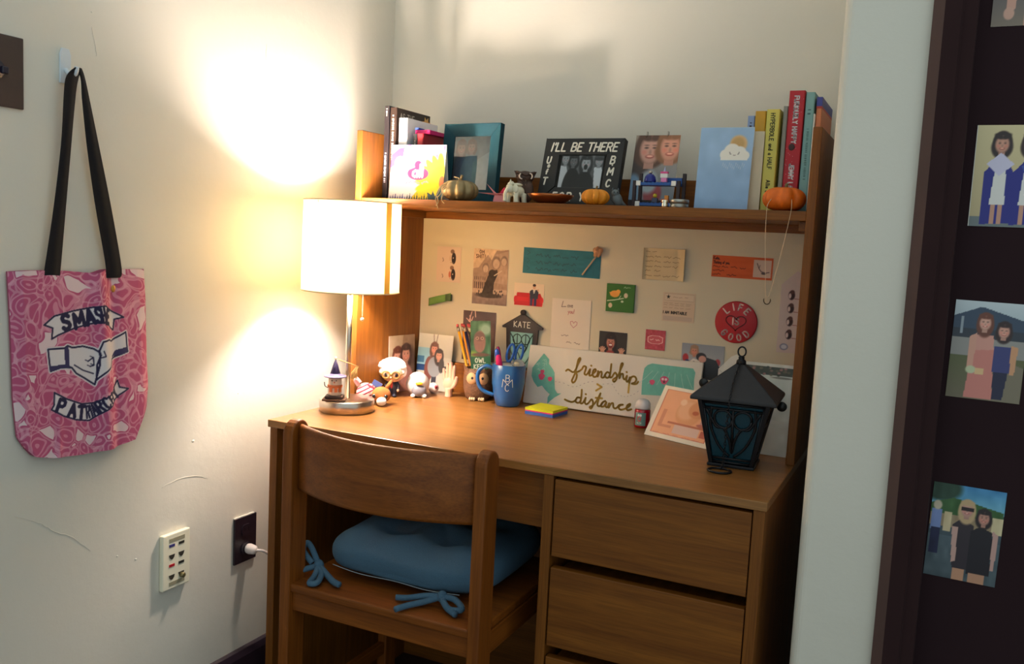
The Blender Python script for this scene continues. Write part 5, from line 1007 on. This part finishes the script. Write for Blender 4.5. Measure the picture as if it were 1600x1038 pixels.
# love note
b = (.4095, .5155, .906, 1.034); p = stuckpic(*b, (224, 210, 194)); INK = (84, 56, 56)
p.line([(.28, .05), (.25, .16), (.36, .15)], .0007, INK); p.text('ove', .40, .16, .09, .0006, INK, .12); p.text('you!', .42, .28, .085, .0006, (170, 80, 84), .14)
p.line([(.58, .56), (.50, .49), (.50, .44), (.55, .43), (.58, .47), (.62, .43), (.67, .45), (.66, .50), (.58, .56)], .0006, (176, 90, 110)); p.scribble(.28, .5, .72, .02, INK, .0005, 1); p.scribble(.42, .82, .86, .025, INK, .0005, 2)
stuck('love_note', 'white card handwritten Love you with small heart', 'note', *b[:2], *b[2:], t=.0012, pic=p, body=mat((224, 210, 194), .7, name='card_white'))
# curled cream note
cn_ = thing('cream_note', 'curling cream note with handwriting at top centre of the board', 'note', (.695, YP-.0012, 1.0975), 0)
p = Pic(.103, .076, (206, 186, 148), .0010); p.noise(4, 6)
for k in range(6): p.scribble(.06 if k else .06, (.35 if k == 0 else .5 if k == 4 else .92), .12+.15*k, .035, (96, 74, 52), .00045, 2 if k in (0, 4) else 4)
def curlfn(X_, Y_):
    x = X_-.0515; y = -.0006-.0075*np.clip((x-.030)/.0215, 0, 1)**2-.005*np.clip((-x-.040)/.0115, 0, 1)**2; return np.stack([x, y, .076-Y_], 1)
o = p.mesh('sheet', PAPERPRINT, cn_, fn=curlfn); o.modifiers.new('solid', 'SOLIDIFY').thickness = .0004
# orange message with photo
b = (.8105, .950, 1.1140, 1.1645); p = stuckpic(*b, (206, 92, 42), .0009); p.noise(3, 8); INK = (60, 20, 16)
p.text('Kate,', .02, .19, .13, .0007, INK, .12); p.text('Thinking of you,', .02, .38, .12, .0007, INK, .10); p.scribble(.02, .62, .52, .05, INK, .0006, 4); p.scribble(.02, .28, .70, .05, INK, .0006, 1); p.scribble(.02, .50, .88, .05, INK, .0006, 2)
on = stuck('orange_note', 'orange paper message with small white picture at its right end', 'note', *b[:2], *b[2:], t=.0010, pic=p, body=mat((206, 92, 42), .8, name='orange_paper'), roll=.008)
p = Pic(.040, .040, (206, 176, 156), .0009); p.line([(.2, .2), (.32, .5), (.45, .66), (.7, .72), (.9, .68)], .0009, (70, 40, 36)); p.ell(.6, .76, .14, .07, (70, 40, 36), .3); p.line([(.32, .5), (.36, .3)], .0007, (80, 50, 44))
p.mesh('picture', PRINT, on, y=-.0011, x0=.0265, z0=.005)
# green bird tile
b = (.5555, .6275, 1.0125, 1.0815); p = stuckpic(*b, (54, 110, 44)); p.ell(.30, .36, .17, .12, (232, 160, 70), .15); p.ell(.42, .28, .08, .08, (236, 166, 76), .2); p.poly([(.10, .30), (.2, .34), (.16, .44)], (232, 160, 70)); p.line([(.05, .62), (.3, .58), (.62, .50)], .0012, (206, 220, 190)); p.line([(.45, .55), (.52, .42)], .0008, (206, 220, 190)); p.ell(.58, .62, .05, .04, (206, 220, 190), .4)
p.ell(.70, .40, .07, .09, (222, 200, 170), .2); p.ell(.16, .78, .07, .09, (222, 200, 170), .2); p.scribble(.62, .92, .12, .04, (196, 220, 186), .0005, 1)
stuck('bird_tile', 'square green tile with orange bird on a branch', 'tile', *b[:2], *b[2:], t=.006, pic=p, body=mat((44, 92, 36), .6, name='green_tile_edge'), bevel=.0008)
# inimitable sticker sheet
b = (.698, .777, 1.0000, 1.0700); p = stuckpic(*b, (206, 184, 160), .0007); p.rect(.06, .04, .96, .28, (186, 166, 146)); p.rect(.07, .055, .95, .265, (212, 192, 170)); st = [(.17+.07*math.sin(k*math.pi/5)*(1 if k % 2 == 0 else .4), .155-.09*math.cos(k*math.pi/5)*(1 if k % 2 == 0 else .4)) for k in range(10)]; p.poly(st, (40, 30, 28)); p.scribble(.32, .85, .16, .02, (150, 128, 112), .0004, 3)
for v in (.37, .43, .53): p.scribble(.04, .9, v, .02, (166, 144, 130), .0005, 5)
p.text('I AM INIMITABLE', .03, .735, .085, .00075, (30, 24, 24), .24); p.rect(.04, .82, .94, .96, (192, 172, 156))
stuck('lyric_sheet', 'pale sticker sheet reading I AM INIMITABLE', 'paper', *b[:2], *b[2:], pic=p, body=mat((206, 184, 160), .7, name='pale_sheet'))
# LIFE IS GOOD disc
lf = thing('round_magnet', 'round red disc with white lettering around a heart outline', 'magnet', (.877, YP-.0004, 1.0115), 0)
MB().lathe([(0, 0), (.0475, 0), (.049, .001), (.049, .004), (.047, .005), (0, .005)], 64, (0, 0, 0), rotm(math.pi/2, 0, 0)).build('disc', mat((176, 14, 30), .5, name='red_lacquer'), lf)
WHT = mat((232, 206, 198), .6, name='white_letters'); fL = lambda a, b, t: (a, -.0053-t, b)
def arc_text(txt, R, a_mid, step, s, top):
    out = []
    for i, ch_ in enumerate(txt):
        a = math.radians(a_mid+(i-(len(txt)-1)/2)*step*(-1 if top else 1)); cx_, cz_ = R*math.cos(a), R*math.sin(a); rot = a-math.pi/2 if top else a+math.pi/2; w_ = text_width(ch_)
        for S in stroke_text(ch_):
            out.append([(cx_+((p_-w_/2)*math.cos(rot)-(q_-.5)*math.sin(rot))*s, cz_+((p_-w_/2)*math.sin(rot)+(q_-.5)*math.cos(rot))*s) for p_, q_ in S])
    return out
m = MB(); m.strokes(arc_text('LIFE', .036, 90, 28, .0150, True), .0016, fL); m.strokes(arc_text('GOOD', .036, -90, 30, .0150, False), .0016, fL); m.strokes([[(-.0085+a*.015, -.0055+b*.0150) for a, b in S] for S in stroke_text('IS', .35)], .0016, fL); m.build('lettering', WHT, lf)
ht = [(.0235*math.sin(q)**3*1.0, .0012*(13*math.cos(q)-5*math.cos(2*q)-2*math.cos(3*q)-math.cos(4*q))) for q in [2*math.pi*k/40 for k in range(41)]]
MB().strokes([ht], .0012, fL, .0002).build('heart_outline', mat((112, 10, 22), .5, name='dark_red_line'), lf)
# penguin strip
sp_ = thing('penguin_bookmark', 'pale pointed paper strip with four penguins by the right side', 'paper', (1.0065, YP-.0008, .951), 0)
MB().prism([(-.034, 0), (.034, 0), (.034, .155), (0, .188), (-.034, .155)], lambda a, b, t: (a, t, b), -.0004, .0004).build('strip', mat((206, 188, 184), .7, name='pale_lilac_paper'), sp_)
p = Pic(.060, .150, (206, 188, 184), .0010)
for k in range(4): v = .14+.20*k; p.ell(.34, v, .12, .07, (52, 32, 36), .3); p.ell(.36, v-.05, .08, .03, (84, 52, 50), .4); p.ell(.28, v+.01, .05, .04, (220, 200, 196), .4); p.line([(.46, v+.05), (.69, v+.055)], .0008, (150, 100, 96))
p.ell(.20, .93, .15, .05, (110, 116, 150), .3); p.ell(.20, .93, .11, .035, (200, 200, 210), .4)
p.mesh('penguin_print', PAPERPRINT, sp_, y=-.0007, z0=.003)
# woman photo
b = (.5415, .6145, .885, .9615); p = stuckpic(*b, (48, 42, 40)); p.woman(.42, .34, .17, (30, 20, 24), (198, 130, 108), (176, 70, 60), 3.4, 1.3); p.ell(.42, .45, .08, .09, (120, 40, 40), .3); p.ell(.42, .43, .06, .03, (235, 225, 215), .3)
for u, s_ in ((.14, 1), (.82, -1)):
    p.ell(u, .72, .09, .10, (206, 150, 124), .2)
    for k in range(5): a = -1.57+(k-2)*.38; p.line([(u, .70), (u+.15*math.cos(a), .70+.19*math.sin(a))], .0014, (206, 150, 124))
stuck('woman_photo', 'photo of a laughing dark haired woman with raised hands', 'photo', *b[:2], *b[2:], pic=p, pm=PRINT)
# pink card
b = (.661, .711, .927, .976); p = stuckpic(*b, (176, 62, 76)); p.noise(10, 14); p.poly([(.12, .36), (.3, .28), (.7, .28), (.88, .36), (.88, .62), (.7, .70), (.3, .70), (.12, .62)], (226, 180, 176)); p.poly([(.16, .38), (.32, .31), (.68, .31), (.84, .38), (.84, .60), (.68, .67), (.32, .67), (.16, .60)], (190, 84, 94)); p.scribble(.24, .8, .49, .05, (236, 206, 200), .0008, 2)
stuck('pink_card', 'little square pink card with oval frame', 'card', *b[:2], *b[2:], t=.0012, pic=p, pm=PRINT)
# couple photo
b = (.753, .855, .868, .9515); p = stuckpic(*b, (150, 154, 160)); p.grad(0, 1, (140, 146, 156), (190, 186, 180)); p.ell(.10, .42, .07, .12, (176, 40, 46), .3); p.ell(.14, .56, .06, .1, (52, 62, 110), .3); p.ell(.86, .48, .06, .1, (170, 50, 54), .4); p.poly([(.12, .62), (.28, .42), (.44, .46), (.52, 1), (.06, 1)], (224, 216, 206)); p.rect(.285, .50, .325, .82, (24, 22, 26))
p.woman(.30, .20, .085, (150, 120, 96), (196, 134, 108), None, 1.1); p.poly([(.44, .44), (.60, .36), (.82, .42), (.96, .70), (.94, 1), (.52, 1)], (40, 42, 48)); p.ell(.47, .36, .12, .12, (36, 28, 30), .2); p.ell(.50, .42, .09, .10, (206, 150, 134), .25)
stuck('couple_photo', 'photo of man in white shirt and black tie hugging someone', 'photo', *b[:2], *b[2:], pic=p, pm=PRINT)

# ================================================================== ON THE LEFT WALL
def wallbox(mb, y0, y1, z0, z1, d0, d1): return mb.box(XL+d0, XL+d1, y0, y1, z0, z1)
sk = thing('data_socket_plate', 'white wall plate with rows of coloured data jacks', 'socket', (XL, -.158, .471), 0)
IV = mat((232, 226, 200), .45, name='ivory_plastic', var=.02)
MB().box(.0003, .011, -.0375, .0375, -.060, .060).build('plate', IV, sk, bevel=.0025, segs=3)
for sy in (-1, 1):
    for k, z in enumerate((.030, .010, -.013, -.034)):
        c = (40, 40, 34)
        if sy < 0 and k == 0: c = (52, 50, 110)
        if sy < 0 and k == 2: c = (176, 30, 44)
        if k % 2 == 0: MB().box(.0108, .0118, sy*.013-.0075, sy*.013+.0075, z+.002, z+.0075).build('jack_tab', mat(c, .5, name='jack_plastic'), sk)
        else: MB().prism([(-.008, .005), (.008, .005), (.006, -.001), (.002, -.005), (-.002, -.005), (-.006, -.001)], lambda a, b, t, sy=sy, z=z: (t, sy*.013+a, z+b), .0108, .0118).build('jack_opening', mat((50, 46, 36), .6, name='dark_jack'), sk)
for z in (.046, -.048): MB().box(.0108, .0116, -.020, .022, z-.004, z+.004).build('label_window', mat((150, 144, 118), .5, name='label_window'), sk)
MB().lathe([(.0055, 0), (.0055, .008), (.0035, .009), (0, .009)], 14, (.011, .013, -.036), rotm(0, math.pi/2, 0)).build('coax_stub', mat((130, 118, 80), .4, .6, name='coax_brass'), sk)
ol = thing('power_outlet', 'dark brown wall outlet plate low beside the desk', 'outlet', (XL, .057, .4535), 0)
DBP = mat((30, 20, 30), .4, name='dark_bakelite')
MB().box(.0003, .006, -.036, .036, -.0545, .0545).build('plate', DBP, ol, bevel=.0015)
for z in (.022, -.022):
    r_ = MB().prism([(.016*math.cos(q), max(-.0135, min(.0135, .0165*math.sin(q)))) for q in [2*math.pi*k/24 for k in range(24)]], lambda a, b, t, z=z: (t, a, z+b), .006, .0085).build('receptacle', DBP, ol)
    for sy in (-1, 1): MB().box(.0082, .0090, sy*.0062-.001, sy*.0062+.001, z-.001, z+.007).build('slot', BLACKP, r_)
for z in (.0545,): MB().box(.0003, .0045, -.036, .030, z, z+.0022).build('paint_edge', WALL, ol)
pl = thing('power_plug', 'white plug and cord in the dark outlet', 'plug', (XL+.0092, .061, .4300), 0)
WPL = mat((226, 214, 206), .45, name='white_vinyl')
MB().lathe([(0, 0), (.0115, 0), (.0125, .006), (.0105, .020), (.006, .026), (0, .027)], 16, (0, 0, 0), rotm(0, math.pi/2, 0)).build('plug_body', WPL, pl, bevel=.001)
MB().tube(smooth([(.024, .0, .0), (.034, .014, -.004), (.036, .034, -.022), (.034, .050, -.060), (.036, .062, -.12), (.038, .075, -.22), (.04, .12, -.36), (.045, .22, -.395)], 8), .0033, 10).build('cord', WPL, pl)
bd = thing('cord_bundle', 'folded white cord bundle hanging behind the desk leg', 'cord', (XL+.044, .126, .30), 0)
m = MB()
for k in range(6): m.tube(smooth([(-.004+.004*(k % 3), -.012+.005*k, .055), (-.006+.004*(k % 2), -.010+.005*k, .0), (-.004+.003*(k % 3), .002+.005*k, -.055), (.002, .004+.005*k, -.062), (.004, .0+.005*k, -.03), (.003, -.006+.005*k, .052), (-.004+.004*(k % 3), -.012+.005*k, .055)], 5), .003, 8)
m.build('cord_loops', mat((214, 196, 190), .5, name='pinkish_cord'), bd)
sw = thing('switch_plate', 'dark brown blank plate at the upper left of the wall', 'switch', (XL, -.548, 1.411), 0)
MB().box(.0003, .005, -.052, .052, -.058, .058).build('plate', mat((66, 50, 44), .45, name='brown_plate', var=.12), sw, bevel=.0015)
MB().lathe([(0, 0), (.016, 0), (.016, .004), (0, .004)], 20, (.005, 0, .0), rotm(0, math.pi/2, 0)).build('toggle_boss', mat((34, 26, 44), .4, name='dark_boss'), sw)
MB().box(.006, .014, .008, .020, -.006, .006).build('toggle', mat((24, 18, 38), .4, name='dark_toggle'), sw, bevel=.002)
MB().lathe([(0, 0), (.004, 0), (.0036, .0012), (0, .0015)], 12, (.005, .0, -.036), rotm(0, math.pi/2, 0)).build('screw', mat((110, 110, 106), .4, .8, name='screw'), sw)
# hook and tote bag
hk = thing('adhesive_hook', 'white stick-on hook holding the tote bag', 'hook', (XL, -.416, 1.430), 0)
HK = mat((206, 214, 220), .4, name='white_hook')
MB().prism([(-.011, -.020), (.011, -.020), (.011, .030), (.007, .040), (-.007, .040), (-.011, .030)], lambda a, b, t: (t, a, b), .0003, .004).build('back_plate', HK, hk, bevel=.001)
MB().tube(smooth([(.004, 0, .004), (.016, 0, -.006), (.028, 0, -.004), (.032, 0, .008)], 5), .004, 8).build('hook_arm', HK, hk)

bgt = thing('tote_bag', 'pink patterned tote bag reading SMASH THE PATRIARCHY hanging by black straps', 'bag', (XL+.004, -.38, .75), 0)
BO = lambda P: [(a*1e-4+.38, b*1e-4-.75) for a, b in P]     # local (y,z)
O = BO(BAG_ART['outline']); W_, H_ = .300, .342
pat, nt, N, L, b_ = nodes('pink_swirl_canvas'); b_.inputs['Roughness'].default_value = .85
tc = N.new('ShaderNodeTexCoord'); nz = N.new('ShaderNodeTexNoise'); nz.inputs['Scale'].default_value = 11; nz.inputs['Detail'].default_value = 2; L.new(tc.outputs['Object'], nz.inputs['Vector'])
va = N.new('ShaderNodeVectorMath'); va.operation = 'MULTIPLY_ADD'; L.new(nz.outputs['Color'], va.inputs[0]); va.inputs[1].default_value = (.10, .10, .10); L.new(tc.outputs['Object'], va.inputs[2])
v1 = N.new('ShaderNodeTexVoronoi'); v1.feature = 'DISTANCE_TO_EDGE'; v1.inputs['Scale'].default_value = 31; L.new(va.outputs[0], v1.inputs['Vector'])
v2 = N.new('ShaderNodeTexVoronoi'); v2.feature = 'F1'; v2.inputs['Scale'].default_value = 31; L.new(va.outputs[0], v2.inputs['Vector'])
sep = N.new('ShaderNodeSeparateColor'); L.new(v2.outputs['Color'], sep.inputs[0])
wvv = N.new('ShaderNodeMath'); wvv.operation = 'SINE'; mu = N.new('ShaderNodeMath'); mu.operation = 'MULTIPLY'; mu.inputs[1].default_value = 19; L.new(v2.outputs['Distance'], mu.inputs[0]); L.new(mu.outputs[0], wvv.inputs[0])
c1_ = N.new('ShaderNodeValToRGB'); c1_.color_ramp.elements[0].color = (*lin((182, 80, 116)), 1); c1_.color_ramp.elements[1].color = (*lin((206, 130, 152)), 1); c1_.color_ramp.elements[0].position = .35; c1_.color_ramp.elements[1].position = .75; L.new(wvv.outputs[0], c1_.inputs[0])
c2_ = N.new('ShaderNodeValToRGB'); c2_.color_ramp.interpolation = 'CONSTANT'; c2_.color_ramp.elements[0].color = (0, 0, 0, 1); c2_.color_ramp.elements[1].color = (1, 1, 1, 1); c2_.color_ramp.elements[1].position = .78; L.new(sep.outputs[0], c2_.inputs[0])
gt = N.new('ShaderNodeMath'); gt.operation = 'GREATER_THAN'; gt.inputs[1].default_value = .14; L.new(v1.outputs['Distance'], gt.inputs[0]); mm = N.new('ShaderNodeMath'); mm.operation = 'MULTIPLY'; L.new(gt.outputs[0], mm.inputs[0]); L.new(c2_.outputs[0], mm.inputs[1])
m1 = N.new('ShaderNodeMix'); m1.data_type = 'RGBA'; L.new(mm.outputs[0], m1.inputs[0]); L.new(c1_.outputs[0], m1.inputs[6]); m1.inputs[7].default_value = (*lin((222, 196, 198)), 1)
ed = N.new('ShaderNodeMath'); ed.operation = 'LESS_THAN'; ed.inputs[1].default_value = .05; L.new(v1.outputs['Distance'], ed.inputs[0])
m2 = N.new('ShaderNodeMix'); m2.data_type = 'RGBA'; edm = N.new('ShaderNodeMath'); edm.operation = 'MULTIPLY'; edm.inputs[1].default_value = .35; L.new(ed.outputs[0], edm.inputs[0]); L.new(edm.outputs[0], m2.inputs[0]); L.new(m1.outputs[2], m2.inputs[6]); m2.inputs[7].default_value = (*lin((226, 176, 186)), 1)
at_ = N.new('ShaderNodeAttribute'); at_.attribute_name = 'Col'; m3 = N.new('ShaderNodeMix'); m3.data_type = 'RGBA'; L.new(at_.outputs['Alpha'], m3.inputs[0]); L.new(m2.outputs[2], m3.inputs[6]); L.new(at_.outputs['Color'], m3.inputs[7]); L.new(m3.outputs[2], b_.inputs['Base Color'])
# front panel: rows run between the traced left and right edges
zr_ = np.array([.0, .25, .5, .75, .88, 1.0])
def left_y(t): return np.interp(t, [0, .3, .7, .93, 1], [-.151, -.146, -.143, -.136, -.122])
def right_y(t): return np.interp(t, [0, .2, .55, .75, .88, 1], [.133, .138, .141, .145, .142, .120])
def top_z(u): return np.interp(u, [0, .12, .33, .58, .66, 1], [.3335, .335, .335, .329, .3355, .335])
def bot_z(u): return np.interp(u, [0, .06, .20, .45, .75, .93, 1], [.027, .010, .001, -.004, -.003, .004, .030])
p = Pic(W_, H_, (210, 120, 150), .00125)
TT = p.V; UU = p.U; YY = left_y(TT)+(right_y(TT)-left_y(TT))*UU; ZZ = top_z(UU)+(bot_z(UU)-top_z(UU))*TT
fold = .010*np.exp(-((YY-.028+.06*(ZZ-.2))/.020)**2)-.006*np.exp(-((YY-.055+.03*(ZZ-.2))/.014)**2)+.004*np.exp(-((YY+.062)/.006)**2)*np.clip((.12-ZZ)/.12, 0, 1)+.003*np.sin(17*YY+9*ZZ)
env = np.clip(np.minimum(UU, 1-UU)/.07, 0, 1)**.6; BX = .004+.012*env*(.6+.8*TT*(1-.5*TT))+fold*env
p.X, p.Y = YY, ZZ
INKB = (30, 24, 60); WH = (214, 206, 206)
def blob(name, halo=.004):
    P = BO(BAG_ART[name]); p.line(P+[P[0]], halo, WH, metric=True); p.poly(P, WH, metric=True); return P
for nm in ('ban1', 'ban2', 'armL', 'armR'):
    P = blob(nm, .0042 if nm.startswith('arm') else .002)
for nm in ('ban1', 'ban2', 'armL', 'armR'):
    P = BO(BAG_ART[nm]); p.line(P+[P[0]], .0017, INKB, metric=True)
for nm in ('dark1', 'dark2', 'band'): p.poly(BO(BAG_ART[nm]), (52, 46, 86), metric=True)
for P in BAG_ART['knk']: p.line(BO(P), .0013, INKB, metric=True)
k0 = BO(BAG_ART['knk'][0])
for a, b in k0[:4]: p.line([(a, b), (a-.006, b+.003)], .0009, INKB, metric=True)
def letter(ch_, c, s, ang, sx=1.0, wd=.0030):
    w_ = text_width(ch_)
    for S in stroke_text(ch_):
        p.line([(c[0]+((a-w_/2)*sx*math.cos(ang)-(b-.5)*math.sin(ang))*s, c[1]+((a-w_/2)*sx*math.sin(ang)+(b-.5)*math.cos(ang))*s) for a, b in S], wd, INKB, metric=True)
for ch_, c, sx in zip('SMASHE', BO(BAG_ART['smash']), (1, 1, .9, .6, .5, .75)): letter(ch_, c, .0255, .22 if ch_ != 'E' else -.2, sx, .0040 if sx > .6 else .0028)
for i, (ch_, c) in enumerate(zip('PATRIARCHY', BO(BAG_ART['patr']))): letter(ch_, c, .0225, (-.35, -.22, -.1, .1, .3, .45, .55, .62, .68, .75)[i], (1, 1, .9, .45, .4, .5, .65, .7, .75, .8)[i], .0033 if i < 3 else .0019 if i < 6 else .0026)
A_ = p
co = np.stack([BX.ravel(), YY.ravel(), ZZ.ravel()], 1)
p.mesh('front_panel', pat, bgt, fn=lambda a, b: co, alpha=True)
nb = 40; m = MB(); vs = []
for i in range(nb+1):
    u = i/nb
    for t in (0, .25, .5, .75, 1): vs.append((0.0005, float(left_y(t)+(right_y(t)-left_y(t))*u), float(top_z(u)+(bot_z(u)-top_z(u))*t)))
m.add(vs, [(i*5+k, i*5+k+1, (i+1)*5+k+1, (i+1)*5+k) for i in range(nb) for k in range(4)]).build('back_panel', mat((196, 96, 128), .85, name='pink_canvas_back', var=.2, scale=60), bgt)
# bottom gusset and side strips closing front to back
ny1, nx1 = p.ny+1, p.nx+1; bx = BX; m = MB()
def strip(idx):
    vs = []; 
    for i, j in idx: vs += [(float(bx[i, j]), float(YY[i, j]), float(ZZ[i, j])), (.0005, float(YY[i, j]), float(ZZ[i, j]))]
    m.add(vs, [(2*k, 2*k+1, 2*k+3, 2*k+2) for k in range(len(idx)-1)])
strip([(ny1-1, j) for j in range(0, nx1, 6)]); strip([(i, 0) for i in range(0, ny1, 6)]); strip([(i, nx1-1) for i in range(0, ny1, 6)])
m.build('gusset', mat((150, 72, 96), .85, name='dark_pink_gusset', var=.2, scale=60), bgt)
MB().ell((.0175, .050, .300), (.002, .005, .007), 10, 8).build('gold_pin', mat((190, 140, 70), .4, .6, name='gold_pin'), bgt)
STR = mat((9, 7, 14), 1.0, name='black_webbing', var=.15, scale=300)
def strap(Ledge, Redge, off):
    n = 26; m = MB(); vs = []
    def samp(E, t): Q = smooth([(0, a, b) for a, b in E], 8); f = t*(len(Q)-1); i = min(int(f), len(Q)-2); q = f-i; return (Q[i][1]*(1-q)+Q[i+1][1]*q, Q[i][2]*(1-q)+Q[i+1][2]*q)
    for i in range(n+1):
        t = i/n; a = samp(Ledge, t); b = samp(Redge, t); x = off(t); tw = .006*max(0, t-.7)/.3
        vs += [(x+tw, *a), (x-tw*.3, *b)]
    m.add(vs, [(2*i, 2*i+1, 2*i+3, 2*i+2) for i in range(n)], True).build('strap', STR, bgt, solid=.0022)
lc = lambda P: [(y+.38, z-.75) for y, z in P]
strap(lc([(-.470, 1.070), (-.4685, 1.09), (-.453, 1.19), (-.4395, 1.30), (-.4355, 1.38), (-.434, 1.418), (-.420, 1.436)]), lc([(-.440, 1.070), (-.4385, 1.09), (-.430, 1.19), (-.4215, 1.29), (-.415, 1.37), (-.411, 1.408), (-.404, 1.4365)]), lambda t: .012+.012*t)
strap(lc([(-.343, 1.070), (-.341, 1.09), (-.366, 1.20), (-.385, 1.30), (-.397, 1.38), (-.404, 1.42), (-.418, 1.4375)]), lc([(-.309, 1.070), (-.3075, 1.09), (-.333, 1.20), (-.362, 1.31), (-.384, 1.39), (-.395, 1.425), (-.402, 1.438)]), lambda t: .010+.013*t)

# ================================================================== PHOTOS ON THE DOOR
GD = 'photos stuck on the door'
def doorphoto(label, x0, z0, w, h, pic, roll=0): return card('photo_print', label, 'photo', w, h, .0006, (x0+w/2, DY-.0006, z0), 0, 0, pic, PRINT, None, GD, roll)
p = Pic(.102, .152, (110, 104, 100)); p.grad(.5, 1, (90, 84, 90), (130, 116, 100)); p.rect(.3, .0, 1, .72, (40, 40, 76)); p.rect(.42, .70, .64, 1, (196, 146, 124)); p.rect(.70, .70, .95, 1, (196, 146, 124)); p.poly([(.22, .3), (.34, .3), (.30, .84), (.18, .86)], (206, 156, 136)); p.ell(.22, .88, .07, .06, (206, 160, 140), .2)
doorphoto('topmost door photo cut off by the frame, bare legs showing', 1.3315, 1.5315, .102, .152, p)
p = Pic(.102, .152, (206, 190, 146)); p.grad(0, .9, (212, 196, 150), (190, 172, 130)); p.rect(0, .90, 1, 1, (110, 120, 120)); NV_ = (30, 34, 130)
for u, hx in ((.34, (44, 30, 28)), (.72, (50, 34, 30))):
    p.poly([(u-.20, .46), (u-.08, .36), (u+.10, .36), (u+.20, .48), (u+.20, .96), (u-.20, .98)], NV_); p.poly([(u-.06, .42), (u+.08, .42), (u+.10, .78), (u-.10, .78)], (224, 220, 214)); p.rect(u-.08, .78, u-.02, .97, (196, 146, 124)); p.rect(u+.02, .78, u+.08, .97, (196, 146, 124)); p.woman(u, .18, .105, hx, (206, 150, 126), None, 2.2)
p.poly([(.34, .27), (.52, .38), (.34, .50), (.16, .38)], (206, 200, 222)); p.poly([(.62, .40), (.80, .34), (.92, .44), (.70, .54)], (60, 80, 160))
doorphoto('door photo of two graduates in blue gowns holding a cap', 1.3280, 1.2345, .104, .152, p)
p = Pic(.102, .152, (120, 124, 110)); p.grad(0, .2, (196, 206, 210), (176, 190, 196)); p.poly([(0, .16), (.34, .06), (.40, .06), (1, .18), (1, .30), (0, .30)], (52, 70, 92)); p.rect(0, .28, 1, .38, (46, 54, 66)); p.rect(0, .38, 1, .56, (150, 146, 140)); p.grad(.56, 1, (92, 96, 58), (110, 100, 78)); p.poly([(.6, .56), (1, .64), (1, 1), (.6, 1)], (124, 114, 94)); p.rect(.1, .16, .13, .34, (150, 160, 168))
p.poly([(.30, .46), (.58, .46), (.62, .99), (.24, .99)], (206, 128, 116)); p.poly([(.30, .34), (.56, .34), (.58, .48), (.30, .50)], (212, 150, 134)); p.poly([(.24, .36), (.34, .32), (.32, .72), (.24, .70)], (214, 156, 134)); p.woman(.43, .21, .088, (110, 60, 44), (222, 166, 146), None, 2.8); p.ell(.30, .70, .07, .04, (196, 200, 160), .3); p.rect(.36, .68, .48, .74, (224, 184, 134))
p.poly([(.58, .44), (.80, .44), (.82, .70), (.58, .70)], (56, 60, 116)); p.poly([(.60, .70), (.80, .70), (.76, .98), (.62, .98)], (26, 28, 60)); p.poly([(.80, .42), (.90, .44), (.88, .72), (.82, .72)], (206, 150, 110)); p.woman(.69, .28, .085, (50, 30, 30), (214, 156, 136), None, 2.4)
doorphoto('door photo of women in pink dress and blue top before a pavilion', 1.3215, .9680, .101, .151, p, .012)
p = Pic(.102, .152, (60, 76, 84)); p.grad(0, .25, (60, 130, 180), (120, 180, 200)); p.ell(.1, .05, .3, .14, (30, 62, 44), .3); p.poly([(0, .22), (.3, .14), (.6, .17), (1, .22), (1, .34), (0, .34)], (52, 92, 44)); p.rect(0, .32, 1, .46, (150, 130, 100)); p.grad(.55, 1, (76, 92, 100), (70, 84, 90)); p.rect(.02, .28, .16, .5, (120, 140, 190)); p.rect(.03, .48, .16, .76, (20, 26, 66)); p.ell(.09, .24, .06, .05, (200, 186, 160), .3); p.rect(.2, .3, .3, .5, (200, 180, 140)); p.rect(.85, .28, 1, .46, (206, 190, 150)); p.noise(8, 14)
p.poly([(.32, .42), (.44, .34), (.62, .40), (.66, .88), (.38, .88)], (46, 36, 44)); p.poly([(.58, .46), (.70, .40), (.88, .44), (.90, .90), (.58, .92)], (24, 18, 28)); p.poly([(.32, .44), (.40, .44), (.42, .80), (.36, .82)], (196, 156, 144)); p.poly([(.88, .42), (.96, .46), (.95, .84), (.90, .84)], (190, 150, 140)); p.rect(.40, .88, .56, 1, (190, 140, 110)); p.rect(.62, .90, .84, 1, (184, 136, 108))
p.woman(.50, .24, .092, (190, 160, 120), (200, 150, 136), None, 2.8); p.rect(.42, .22, .59, .255, (40, 26, 28)); p.woman(.74, .30, .085, (38, 26, 28), (196, 142, 124), None, 2.2)
doorphoto('lowest door photo of two women in dark dresses, one in sunglasses', 1.3155, .6775, .101, .149, p, .02)
